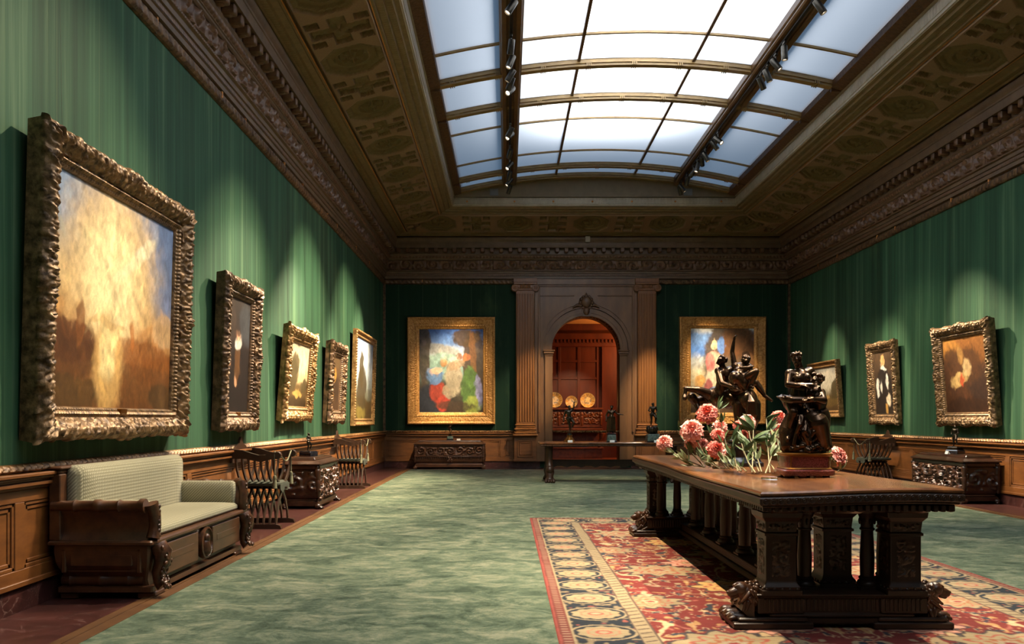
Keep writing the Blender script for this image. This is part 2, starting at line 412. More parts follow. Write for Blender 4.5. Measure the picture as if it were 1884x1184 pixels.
UV0 = 4.0     # carving is modelled from here to the far wall; nearer stretches lie outside any plausible view
n = 2
for side in ('left', 'right', 'back', 'front'):
    ud = {'left': UV0, 'right': UV0, 'back': None, 'front': None}[side]
    fine = side != 'front'
    # marble baseboard
    b = MB(); strip(b, side, [(0.0, 0.165), (0.028, 0.16), (0.03, 0.15), (0.03, 0)])
    if side == 'back':
        b = MB()
        for a0, a1 in ((XL, DX - DR - 0.3), (DX + DR + 0.3, XR)): b.box(a0, a1, YB - 0.03, YB, 0, 0.16)
    struct(b, 'baseboard_' + side, M['marble'], smooth=30)
    # wainscot: frame, sunk panels with a mould, cap mouldings
    w = MB()
    spans = [urange(side, 0)] if side != 'back' else [(XL, DX - PW), (DX + PW, XR)]
    ev = []
    if side == 'left': ev = [YF] + [5.43 + 1.45 * k for k in range(-7, 12)] + [YB]
    elif side == 'right': ev = [YF] + [12.2 + 1.45 * k for k in range(-12, 7)] + [YB]
    def Bx(u0, u1, p0, p1, z0, z1):
        c = SP(side, np.array([u0, u1]), np.array([p0, p1]), np.array([z0, z1]))
        lo, hi = c.min(0), c.max(0); w.cbox(lo[0], hi[0], lo[1], hi[1], lo[2], hi[2], 0.004)
    for (s0, s1) in spans:
        if side in ('left', 'right'): cuts = ev
        elif side == 'back': cuts = [s0, s1 - 0.32, s1] if s0 < 0 else [s0, s0 + 0.32, s1]
        else: cuts = list(np.linspace(s0, s1, 9))
        Bx(s0, s1, 0, 0.012, 0.16, 0.88)
        Bx(s0, s1, 0, 0.035, 0.16, 0.27); Bx(s0, s1, 0, 0.035, 0.70, 0.78)
        Bx(s0, s1, 0, 0.05, 0.16, 0.195)
        for z0, z1, p in ((0.78, 0.80, 0.05), (0.80, 0.825, 0.075), (0.825, 0.845, 0.055), (0.845, 0.862, 0.085), (0.862, 0.885, 0.10)): Bx(s0, s1, 0, p, z0, z1)
        for k, c in enumerate(cuts):
            a = c - 0.055 if 0 < k < len(cuts) - 1 else (c if k == 0 else c - 0.1)
            Bx(a, a + (0.11 if 0 < k < len(cuts) - 1 else 0.1), 0, 0.0345, 0.268, 0.702)
        for k in range(len(cuts) - 1):
            a0 = cuts[k] + (0.055 if k else 0.1); a1 = cuts[k + 1] - (0.055 if k < len(cuts) - 2 else 0.1)
            for q, pp in ((0.0, 0.028), (0.03, 0.020)):
                for (z0, z1, b0, b1) in ((0.27 + q, 0.295 + q, a0 + q, a1 - q), (0.675 - q, 0.70 - q, a0 + q, a1 - q), (0.27 + q, 0.70 - q, a0 + q, a0 + q + 0.025), (0.27 + q, 0.70 - q, a1 - q - 0.025, a1 - q)):
                    Bx(b0, b1, 0, pp, z0, z1)
    struct(w, 'trim_%d' % n, M['dado'], smooth=30); n += 1
    # gilt rails: above the wainscot and below the entablature
    g = MB()
    hb = lambda U, V: np.abs(np.sin(U * PI / 0.075 + np.sin(V * 2 * PI) * 0.6)) ** 0.8 * np.sin(V * PI) ** 0.5
    strip(g, side, [(0.02, 0.886), (0.02, 0.94), (0, 0.945)]); relief(g, side, 0.02, 0.886, 0.02, 0.94, hb, 0.034, 0.0094, 7, 1, ud)
    struct(g, 'trim_%d' % n, M['gilt_rail'], smooth=50); n += 1; g = MB()
    hr = lambda U, V: 0.3 + 0.7 * np.abs(np.sin(U * PI / 0.11 + V * 2.0))
    relief(g, side, 0.03, 4.675, 0.045, 4.785, hr, 0.03, 0.02, 6, 1, ud)
    strip(g, side, [(0, 4.67), (0.03, 4.675), (0.03, 4.79), (0, 4.79)])
    if side == 'back':
        for xx in (XL + 0.03, XR - 0.03): g.box(xx - 0.03, xx + 0.03, YB - 0.05, YB - 0.001, 0.94, 4.68)
    struct(g, 'trim_%d' % n, M['gilt_dark'], smooth=50); n += 1
    # entablature
    e = MB()
    strip(e, side, [(0, 4.79), (0.015, 4.80), (0.06, 4.815), (0.06, 4.87), (0.075, 4.875), (0.08, 4.93), (0.10, 4.935), (0.105, 4.985), (0.135, 4.995), (0.14, 5.015), (0.11, 5.02)])
    strip(e, side, [(0.11, 5.02), (0.11, 5.262), (0.13, 5.265), (0.15, 5.285), (0.155, 5.30), (0.17, 5.305), (0.19, 5.365), (0.215, 5.40), (0.215, 5.425), (0.19, 5.43), (0.19, 5.545), (0.35, 5.55)])
    strip(e, side, [(0.35, 5.55), (0.355, 5.54), (0.36, 5.555), (0.36, 5.66), (0.37, 5.665), (0.375, 5.69), (0.395, 5.715), (0.41, 5.76), (0.41, 5.785), (0.38, 5.79), (0.36, 5.83)])
    struct(e, 'trim_%d' % n, M['cornice'], smooth=25); n += 1
    if fine:
        f = MB()
        relief(f, side, 0.115, 5.03, 0.115, 5.258, lambda U, V: scroll(U, (V - 0.5) * 0.23, 0.34, 3), 0.055, 0.016, 16, 1, ud)
        relief(f, side, 0.17, 5.31, 0.205, 5.37, lambda U, V: np.abs(np.sin(U * PI / 0.085)) * np.sin(V * PI), 0.02, 0.014, 5, 1, ud)
        relief(f, side, 0.082, 4.88, 0.082, 4.92, lambda U, V: (0.5 + 0.5 * np.sin(U * 2 * PI / 0.05)), 0.008, 0.0125, 3, 1, ud)
        relief(f, side, 0.137, 4.995, 0.137, 5.015, lambda U, V: (0.5 + 0.5 * np.sin(U * 2 * PI / 0.045)), 0.01, 0.0125, 3, 1, ud)
        u0, u1 = urange(side, 0.3); u0 = max(u0, ud) if ud is not None else u0
        u = u0 + 0.08
        while u < u1:
            c = SP(side, np.array([u, u + 0.10]), np.array([0.19, 0.335]), np.array([5.437, 5.545])); lo, hi = c.min(0), c.max(0)
            f.cbox(lo[0], hi[0], lo[1], hi[1], lo[2], hi[2], 0.012)
            m = SP(side, np.array([u + 0.02, u + 0.08]), np.array([0.19, 0.29]), np.array([5.42, 5.45])); lo, hi = m.min(0), m.max(0)
            f.cbox(lo[0], hi[0], lo[1], hi[1], lo[2], hi[2], 0.01)
            u += 0.235
        struct(f, 'trim_%d' % n, M['cornice_carved'], smooth=45); n += 1

# ---- coffered soffit
cl = MB()
def coffer(L, off):
    def hf(U, V):
        v = (V - 0.5) * 0.93; k = U - off; a = k - np.round(k / L) * L; av = np.abs(v); aa = np.abs(a)
        oc = np.maximum(np.maximum(aa, av), (aa + av) / 1.4142)
        r = np.hypot(a, v); th = np.arctan2(v, a)
        s = lambda e, x: sst(e - 0.012, e + 0.012, x)
        h = np.ones_like(a)
        o = 0.62 - 0.34 * (1 - s(0.335, oc)) + 0.22 * (1 - s(0.25, r)) * s(0.215, r) - 0.2 * (1 - s(0.2, r))
        o = o + 0.10 * np.sin(U * 70) * np.sin(v * 70) * s(0.345, oc)
        o = o + (1 - s(0.175, r)) * (0.25 + 0.3 * np.cos(th * 7) * np.minimum(1, r / 0.08)) + (1 - s(0.05, r)) * 0.25
        h = np.where(oc < 0.43, o + (1 - o) * s(0.415, oc), h)
        c = L / 2 - aa; ac = np.abs(c)
        cr = np.minimum(np.maximum(ac - 0.115, av - 0.38), np.maximum(av - 0.115, ac - 0.33))
        rc = np.hypot(c, v); tc = np.arctan2(v, c)
        q = 0.25 + 0.5 * np.exp(-(rc / 0.15) ** 2) * (0.6 + 0.4 * np.cos(4 * tc)) + 0.35 * vn(U * 22, v * 22, 2) * (cr < -0.02)
        h = np.where((cr < 0) & (oc >= 0.43), q + (1 - q) * sst(-0.02, 0, cr), h)
        tr = np.maximum(np.maximum(av - 0.40, 0.22 - av), np.maximum(ac - 0.32, 0.17 - ac))
        h = np.where((tr < 0) & (oc >= 0.46), 0.3 + 0.7 * sst(-0.02, 0, tr), h)
        return h
    return hf
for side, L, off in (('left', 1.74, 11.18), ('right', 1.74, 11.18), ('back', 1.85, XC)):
    relief(cl, side, 0.66, 5.925, 1.55, 6.15, coffer(L, off), 0.085, 0.021, 46, 1, 7.0 if side != 'back' else None, ('#776542', '#94775c'))  # olive recesses, brown frames; darker recess colour also paints in their shade
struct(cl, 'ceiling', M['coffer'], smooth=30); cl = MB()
for side in ('left', 'right', 'back', 'front'):
    strip(cl, side, [(0.36, 5.83), (0.40, 5.825), (0.42, 5.845), (0.50, 5.845), (0.52, 5.87), (0.60, 5.885), (0.62, 5.87), (0.66, 5.875), (0.66, 5.93), (1.56, 6.155), (1.56, 6.085), (1.60, 6.09), (1.615, 6.12), (1.70, 6.125), (1.72, 6.155), (1.80, 6.16), (1.82, 6.19), (1.875, 6.195)])
    if side != 'front':
        for p0, z0, p1, z1 in ((0.43, 5.843, 0.50, 5.843), (1.625, 6.12, 1.695, 6.123), (1.73, 6.153, 1.79, 6.158)):
            relief(cl, side, p0, z0, p1, z1, lambda U, V: 0.5 + 0.5 * np.sin(U * 2 * PI / 0.06), 0.012, 0.02, 3, 1, 8.0 if side != 'back' else None)
struct(cl, 'trim_%d' % n, M['soffit'], smooth=30); n += 1
gl = MB()  # gold strips whose bright colour paints in light caught by the soffit ledges
for side in ('left', 'right'):
    for p, z in ((0.655, 5.872), (1.563, 6.083)):
        strip(gl, side, [(p - 0.008, z - 0.002), (p + 0.008, z - 0.002)])
struct(gl, 'trim_%d' % n, M['gilt_and_ledge_light'], smooth=0); n += 1
# ---- curb round the skylight, studs along it
cb = MB()
for side in ('left', 'right', 'back', 'front'):
    strip(cb, side, [(1.875, 6.195), (1.88, 6.20), (1.90, 6.205), (1.905, 6.235), (1.915, 6.24), (1.92, 6.38), (1.90, 6.385), (1.895, 6.41), (1.94, 6.42)])
    if side != 'front':
        relief(cb, side, 1.918, 6.25, 1.922, 6.375, lambda U, V: sst(-0.2, 0.4, np.sin(U * 2 * PI / 0.075)), 0.014, 0.0125, 4, -1, 9.0 if side != 'back' else None)
struct(cb, 'trim_%d' % n, M['curb'], smooth=30); n += 1

# ---- skylight: barrel of frosted panes between ribs and beams
SX0, SX1, SY1, SY0 = -1.21, XR - 1.94, YB - 1.94, 1.0
ZS, ZC = 6.54, 6.93
def zarc(x):
    t = (x - XC) / (0.5 * (SX1 - SX0)); return ZS + (ZC - ZS) * (1 - t * t)
sky = bpy.data.objects.new('window_1', None); col.objects.link(sky); sky['kind'] = 'structure'
BX = (0.065, 4.025); MX = (1.14, 2.95)
def arcband(mb, y0, y1, dz0, dz1, x0=SX0, x1=SX1, n=40):
    xs = np.linspace(x0, x1, n + 1); rings = []
    for x in xs:
        z = zarc(x); rings.append([(x, y0, z + dz0), (x, y1, z + dz0), (x, y1, z + dz1), (x, y0, z + dz1)])
    return mb.loft(rings)
majors = [18.86, 14.87, 13.45, 9.46, 8.04, 4.05, 2.63]
minors = [17.9, 15.98, 12.45, 10.45, 7.05, 5.05]
k = 0
for y in majors + [SY1 - 0.09]:
    rb = MB(); arcband(rb, y - 0.085, y + 0.085, -0.06, 0.03); arcband(rb, y - 0.06, y + 0.06, -0.10, -0.06); arcband(rb, y - 0.10, y + 0.10, 0.005, 0.03)
    if y > 8:
        for x in np.arange(SX0 + 0.35, SX1 - 0.2, 0.72):
            for d in (-0.03, 0, 0.03): arcband(rb, y - 0.088, y + 0.088, -0.108, -0.055, x + d - 0.008, x + d + 0.008, 1)
    rb.build('rib', M['rib'], sky, 30)
for y in minors:
    rb = MB(); arcband(rb, y - 0.022, y + 0.022, -0.03, 0.02); rb.build('glazing_bar', M['rib'], sky, 30)
for x in MX:
    rb = MB(); rb.box(x - 0.024, x + 0.024, SY0, SY1 - 0.1, zarc(x) - 0.035, zarc(x) + 0.02); rb.build('mullion', M['ribdark'], sky, 0)
for x in BX:
    rb = MB(); z = zarc(x)
    rb.cbox(x - 0.17, x + 0.17, SY0, SY1, z - 0.08, z + 0.05, 0.015); rb.cbox(x - 0.15, x - 0.05, SY0, SY1, z - 0.13, z - 0.07, 0.02); rb.cbox(x + 0.06, x + 0.15, SY0, SY1, z - 0.115, z - 0.07, 0.015)
    rb.build('beam', M['ribdark'], sky, 30)
for sx, xa, xb in ((1, SX0, SX0 + 0.16), (-1, SX1, SX1 - 0.16)):
    rb = MB(); rb.grid(np.array([[(xa - sx * 0.03, y, 6.415), (xa + sx * 0.01, y, 6.43), (xa + sx * 0.12, y, 6.46), (xb, y, 6.475), (xb, y, zarc(xb) + 0.02), (xb + sx * 0.02, y, zarc(xb) + 0.05), (xa - sx * 0.03, y, 6.7)] for y in (SY0, SY1)]))
    for y in majors: rb.cbox(min(xa, xb) + 0.0, max(xa, xb) + 0.0, y - 0.03, y + 0.03, 6.41, 6.56, 0.01)
    rb.build('side_rail', M['jamb'], sky, 30)
ys = sorted([SY0] + [y for y in majors + minors if y > SY0] + [SY1])
xs = [SX0 + 0.16, BX[0], MX[0], MX[1], BX[1], SX1 - 0.16]
for j in range(5):
    for i in range(len(ys) - 1):
        p = MB(); X = np.linspace(xs[j], xs[j + 1], 9)
        p.grid(np.array([[(x, y, zarc(x)) for x in X] for y in (ys[i], ys[i + 1])])); p.build('pane', M['pane'], sky, 60)
ty = MB(); xx = np.linspace(SX0 - 0.03, SX1 + 0.03, 41)
ty.prism([(x, zarc(min(max(x, SX0), SX1)) + 0.05) for x in xx] + [(SX1 + 0.03, 6.40), (SX0 - 0.03, 6.40)], SY1 - 0.01, SY1 + 0.08)
ty.box(SX0, SX1, SY0 - 0.1, SY0, 6.3, 7.0)
struct(ty, 'wall_lunette', M['tymp'], smooth=0)
for x, lab in ((-0.29, 'small grey louvred plate low on the lunette, left of its centre'), (4.22, 'small grey louvred plate low on the lunette, right of its centre')):
    v = thing('vent_plate', lab, 'vent', (x, SY1 - 0.012, 6.43), 0, 'vent plates in the lunette')
    MB().box(-0.1, 0.1, -0.012, 0, 0, 0.16).build('plate', simple('plate_grey', '#77787a', '#84868a', 0.5), v, 0)
    lv = MB()
    for q in range(6): lv.box(-0.085, 0.085, -0.018, -0.012, 0.018 + q * 0.022, 0.028 + q * 0.022)
    lv.build('louvres', simple('louvre_grey', '#8a8b8d', '#97989a', 0.5), v, 0)
stx = [-0.92, 0.185, 1.09, 2.0, 2.92, 3.93, 5.0]
for i, x in enumerate(stx):
    s = MB().ell((0, 0, 0), (0.022, 0.018, 0.022)).build('boss', M['gilt_and_ledge_light'], None, 60)
    s.location = (x, SY1 + 0.012, 6.30)
    tag(s, '%s gilt stud from the left on the end curb below the lunette' % ordinal(i), 'stud', 'gilt studs on the skylight curb')

# ---- things fixed to the room: sensor on the cornice
sn = thing('motion_sensor', 'small pale box sensor fixed on the far cornice', 'sensor', (2.03, YB - 0.41, 5.66))
MB().cbox(-0.06, 0.06, -0.05, 0.0, 0, 0.15, 0.01).build('housing', M['curb'], sn)
MB().lathe([(0.0, 0), (0.024, 0.0), (0.02, 0.012), (0.0, 0.018)], (0, -0.049, 0.06), 14, 'y').move(Matrix.Identity(4)).build('eye', M['black'], sn)

# ================================================================== ARCHED DOORWAY
door = bpy.data.objects.new('door_1', None); col.objects.link(door); door['kind'] = 'structure'
DW = wood('doorway_oak', '#644124', '#805832', 0.45, (5, 5, 1.2), 0.1)
pw = wood('pilaster_oak', '#70431e', '#8c5828', 0.42, (14, 14, 1.2), 0.1)
FY = YB - 0.10
fr = MB()
R2 = 1.12
arc2 = [(DX + DR * math.cos(R(a)), DSP + DR * math.sin(R(a))) for a in range(0, 181, 5)]
fr.prism([(DX + 1.30, 0.16), (DX + 1.30, 4.66), (DX - 1.30, 4.66), (DX - 1.30, 0.16), (DX - DR, 0.16)] + arc2[::-1] + [(DX + DR, 0.16)], FY, YB + 0.02)
fr.build('surround', DW, door, 30)
jm = MB()
P = [(DX - DR, 0.0)] + arc2[::-1] + [(DX + DR, 0.0)]
jm.grid(np.array([[(x, y, z) for x, z in P] for y in (FY, YB + 0.55)])); jm.build('reveal', DW, door, 30)
av = MB()
for r0, r1, d in ((DR, DR + 0.07, 0.03), (DR + 0.07, DR + 0.13, 0.05), (DR + 0.13, DR + 0.18, 0.035), (DR + 0.20, DR + 0.225, 0.06), (DR + 0.295, DR + 0.32, 0.03)):
    rings = []
    for a in range(0, 181, 4):
        c, s_ = math.cos(R(a)), math.sin(R(a))
        rings.append([(DX + r * c, y, DSP + r * s_) for r, y in ((r0, FY), (r0, FY - d), (r1, FY - d), (r1, FY))])
    av.loft(rings)
av.build('archivolt', DW, door, 30)
for sx in (-1, 1):
    im = MB(); x0 = DX + sx * (DR + 0.08)
    im.cbox(x0 - 0.13, x0 + 0.13, FY - 0.09, FY, DSP - 0.10, DSP - 0.04, 0.01); im.cbox(x0 - 0.15, x0 + 0.15, FY - 0.11, FY, DSP - 0.04, DSP, 0.01); im.cbox(x0 - 0.11, x0 + 0.11, FY - 0.06, FY, DSP - 0.15, DSP - 0.10, 0.01)
    im.cbox(x0 - 0.10, x0 + 0.10, FY - 0.04, FY, 0.16, DSP - 0.14, 0.008); im.build('impost', DW, door, 30)
    pf = MB()   # frame line round the spandrel panel
    xo = DX + sx * 1.22; pf.cbox(min(xo, xo - sx * 0.05), max(xo, xo - sx * 0.05), FY - 0.035, FY, 0.9, 4.60, 0.008)
    xm = DX + sx * 0.30; pf.cbox(min(xo, xm), max(xo, xm), FY - 0.03, FY, 4.36, 4.385, 0.006)
    pf.build('panel_mould', DW, door, 30)
    cx = DX + sx * 1.545
    ps = MB(); ps.cbox(cx - 0.235, cx + 0.235, FY - 0.06, YB, 1.10, 4.50, 0.008)
    for q in range(7):
        xq = cx - 0.20 + q * 0.0667; ps.cbox(xq - 0.019, xq + 0.019, FY - 0.082, FY - 0.05, 1.16, 4.42, 0.012)
    ps.build('pilaster', pw, door, 30)
    bs = MB()
    for z0, z1, d, p in ((0.80, 0.86, 0.32, 0.16), (0.86, 0.92, 0.29, 0.14), (0.92, 0.955, 0.27, 0.12), (0.955, 1.01, 0.285, 0.13), (1.01, 1.06, 0.255, 0.10), (1.06, 1.11, 0.265, 0.11)):
        bs.cbox(cx - d, cx + d, FY - p, YB, z0, z1, 0.018)
    bs.build('pilaster_base', pw, door, 30)
    pd = MB(); pd.cbox(cx - 0.285, cx + 0.285, FY - 0.06, YB, 0.16, 0.80, 0.006)
    for q, d in ((0.0, 0.02), (0.05, 0.012)):
        for (a, b, z0, z1) in ((-0.2 + q, 0.2 - q, 0.27 + q, 0.30 + q), (-0.2 + q, 0.2 - q, 0.67 - q, 0.70 - q), (-0.2 + q, -0.17 + q, 0.27 + q, 0.70 - q), (0.17 - q, 0.2 - q, 0.27 + q, 0.70 - q)):
            pd.cbox(cx + a, cx + b, FY - 0.06 - d, FY - 0.055, z0, z1, 0.004)
    pd.cbox(cx - 0.30, cx + 0.30, FY - 0.075, YB, 0.16, 0.21, 0.006); pd.build('pedestal', M['dado'], door, 30)
    cp = MB(); cp.cbox(cx - 0.30, cx + 0.30, FY - 0.13, YB, 4.64, 4.70, 0.012); cp.cbox(cx - 0.25, cx + 0.25, FY - 0.09, YB, 4.50, 4.55, 0.012)
    cp.cbox(cx - 0.3, cx + 0.3, FY - 0.10, YB, 4.70, 4.80, 0.006)
    for q in range(4): cp.ell((cx - 0.105 + q * 0.07, FY - 0.10, 4.595), (0.028, 0.03, 0.05), 8, 6)
    cp.cbox(cx - 0.26, cx + 0.26, FY - 0.08, YB, 4.55, 4.65, 0.01)
    for vx in (-1, 1):
        vc = (cx + vx * 0.265, FY, 4.555)
        cp.lathe([(0.0, -0.12), (0.085, -0.12), (0.092, -0.11), (0.092, 0.0), (0, 0)], vc, 20, 'y')
        pts = [(vc[0] + vx * (0.082 - 0.07 * t) * math.cos(-t * 4 * PI), FY - 0.125, vc[2] + (0.082 - 0.07 * t) * math.sin(PI / 2 + t * 4 * PI) * 1.0) for t in np.linspace(0, 1, 40)]
        pts = [(vc[0] + vx * (0.082 - 0.068 * t) * math.sin(t * 4.5 * PI), FY - 0.122, vc[2] + (0.082 - 0.068 * t) * math.cos(t * 4.5 * PI)) for t in np.linspace(0, 1, 44)]
        cp.tube(pts, [0.012 - 0.004 * t for t in np.linspace(0, 1, 44)], 6); cp.ell((vc[0], FY - 0.125, vc[2]), (0.02, 0.016, 0.02), 8, 6)
    cp.build('volute_capital', pw, door, 30)
tp = MB(); tp.cbox(DX - 1.30, DX + 1.30, FY - 0.03, YB, 4.60, 4.64, 0.008); tp.cbox(DX - 1.30, DX + 1.30, FY - 0.05, YB, 4.64, 4.66, 0.006); tp.cbox(DX - 1.33, DX + 1.33, FY - 0.01, YB, 4.66, 4.80, 0.006)
tp.build('head_mould', DW, door, 30)
ks = MB(); z0 = DSP + DR
ks.prism([(DX - 0.09, z0 - 0.02), (DX + 0.09, z0 - 0.02), (DX + 0.13, z0 + 0.30), (DX - 0.13, z0 + 0.30)], FY - 0.10, FY)
ks.ell((DX, FY - 0.10, z0 + 0.34), (0.13, 0.08, 0.15)); ks.ell((DX, FY - 0.12, z0 + 0.10), (0.08, 0.06, 0.09))
for a in range(0, 360, 30): ks.ell((DX + 0.15 * math.cos(R(a)), FY - 0.08, z0 + 0.33 + 0.16 * math.sin(R(a))), (0.045, 0.05, 0.045), 8, 6)
for sx in (-1, 1):
    ks.tube([(DX + sx * 0.10, FY - 0.06, z0 + 0.25), (DX + sx * 0.24, FY - 0.06, z0 + 0.27), (DX + sx * 0.34, FY - 0.05, z0 + 0.20)], [0.05, 0.035, 0.015], 8)
ks.cap((DX, FY - 0.08, z0 + 0.46), (DX, FY - 0.06, z0 + 0.56), 0.06, 0.02)
ks.build('keystone', M['cornice_carved'], door, 50)
MB().box(DX - DR, DX + DR, FY - 0.02, YB + 0.55, 0.0, 0.165).build('threshold', M['dado'], door, 0)

# ---- the small panelled room beyond
RW = wood('red_brown_panelling', '#43190c', '#5c2711', 0.4, (4, 4, 1), 0.1)
ZF = 0.0; YR = 27.3
bw = MB(); bw.box(-1.5, 5.5, YR, YR + 0.2, ZF, 4.6)
for x in np.arange(-1.4, 5.5, 0.62):
    if 3.2 < x < 3.6: continue
    bw.cbox(x - 0.045, x + 0.045, YR - 0.036, YR, ZF, 4.0, 0.006)
for z in (1.55, 2.55, 3.1, 3.6): bw.cbox(-1.5, 5.5, YR - 0.03, YR, z - 0.04, z + 0.04, 0.006)
bw.cbox(-1.5, 5.5, YR - 0.22, YR, 3.78, 3.98, 0.02); bw.cbox(-1.5, 5.5, YR - 0.14, YR, 3.55, 3.78, 0.02)
for x in np.arange(-1.4, 5.4, 0.12): bw.box(x, x + 0.06, YR - 0.19, YR - 0.14, 3.68, 3.78)
bw.cbox(3.05, 3.55, YR - 0.12, YR, ZF, 3.7, 0.01); bw.cbox(3.62, 3.95, YR - 0.05, YR, 2.05, 2.6, 0.01)
struct(bw, 'wall_beyond', RW, smooth=30)
sw = MB(); sw.box(-1.6, -1.5, YB + 0.5, YR + 0.2, ZF, 4.6); sw.box(5.5, 5.6, YB + 0.5, YR + 0.2, ZF, 4.6)
sw.prism([(-1.6, 0), (DX - DR, 0), (DX - DR, DSP)] + arc[::-1][1:-1] + [(DX + DR, DSP), (DX + DR, 0), (5.6, 0), (5.6, 4.6), (-1.6, 4.6)], YB + 0.5, YB + 0.56)
struct(sw, 'wall_beyond_side', RW, smooth=0)
struct(MB().box(-1.6, 5.6, YB + 0.2, YR + 0.2, 4.3, 4.4), 'ceiling_beyond', simple('warm_plaster', '#c9924f', '#d29b58', 0.8), smooth=0)
struct(MB().box(-1.6, 5.6, YB + 0.2, YR + 0.2, -0.05, 0.003), 'floor_beyond', wood('red_floor', '#5c2a14', '#70361a', 0.4), smooth=0)
# ================================================================== FURNITURE
def relief_panel(w, h, amp, L, seed, x0=0, z0=0, y=0.0, step=0.012, rows=1):
    """carved panel facing -y"""
    nx, nz = max(6, int(w / step)), max(6, int(h / step))
    X, Z = np.meshgrid(np.linspace(0, w, nx), np.linspace(0, h, nz), indexing='ij')
    hh = np.zeros_like(X); rh = h / rows
    for r in range(rows):
        m = (Z >= r * rh) & (Z <= (r + 1) * rh + 1e-6)
        hh = np.where(m, scroll(X + r * L * 0.5, Z - (r + 0.5) * rh, L, seed + r), hh)
    e = np.minimum(np.minimum(X, w - X), np.minimum(Z, h - Z)); hh = hh * np.clip(e / 0.012, 0, 1)
    return MB().grid(np.stack([x0 + X, y - hh * amp, z0 + Z], -1))

# ---------------- settee (local: x along the wall, y into the wall, z up)
st = thing('settee', 'dark wooden box settee with cream patterned upholstery against the left wall', 'settee', (XL + 0.045, 6.78, 0.0), R(90))
HW, DP = 1.03, 0.69
b = MB(); cy = -DP / 2 - 0.01
b.rloft(0, cy, [(HW - 0.10, DP / 2 - 0.06, 0.045), (HW - 0.05, DP / 2 - 0.02, 0.05), (HW - 0.05, DP / 2 - 0.02, 0.085), (HW - 0.08, DP / 2 - 0.05, 0.09)], 0.01, 1)
b.build('base_plinth', M['walnut'], st, 30)
for sx in (-1, 1):
    rl = MB(); rl.lathe([(0.0, -0.58), (0.04, -0.58), (0.042, -0.5), (0.05, -0.48), (0.042, -0.46), (0.044, -0.31), (0.052, -0.3), (0.052, -0.28), (0.044, -0.27), (0.042, -0.1), (0.05, -0.08), (0.042, -0.06), (0.04, -0.02), (0, -0.02)], (sx * (HW - 0.10), -0.03, 0.13), 12, 'y')
    rl.build('turned_roll', M['walnut'], st, 40)
b = MB()
lev = []
for z, o in ((0.13, -0.078), (0.16, -0.066), (0.19, -0.046), (0.225, -0.024), (0.265, -0.008), (0.31, 0.0), (0.36, 0.002), (0.38, -0.002)): lev.append((HW + o, DP / 2 + o * 0.6 - 0.02, z))
b.rloft(0, cy, [(HW - 0.085, DP / 2 - 0.06, 0.09)] + lev, 0.012, 1); b.build('box_body', M['walnut'], st, 25)
b = MB(); b.rloft(0, cy, [(HW - 0.01, DP / 2 - 0.01, 0.375), (HW + 0.025, DP / 2 + 0.01, 0.385), (HW + 0.025, DP / 2 + 0.01, 0.40), (HW + 0.01, DP / 2, 0.412)], 0.01, 1); b.build('seat_ledge', M['walnut'], st, 25)
fy = -DP + 0.005
for x0, x1 in ((-0.86, -0.16), (0.16, 0.86)):
    p = MB()
    for q, d in ((0, 0.02), (0.045, 0.012), (0.09, 0.022)):
        p.cbox(x0 + q, x1 - q, fy - d + 0.004, fy + 0.05, 0.135 + q, 0.36 - q * 0.8, 0.008)
    p.build('front_panel', M['walnut'], st, 25)
m = MB(); m.lathe([(0.0, 0.02), (0.12, 0.02), (0.128, 0.0), (0.125, -0.03), (0.112, -0.035), (0.105, -0.018), (0.0, -0.012)], (0, fy, 0.25), 32, 'y')
m.ell((0.0, fy - 0.02, 0.285), (0.03, 0.03, 0.038)); m.cap((0.0, fy - 0.012, 0.25), (0.0, fy - 0.01, 0.19), 0.035, 0.05); m.build('portrait_medallion', M['walnut_carved'], st, 50)
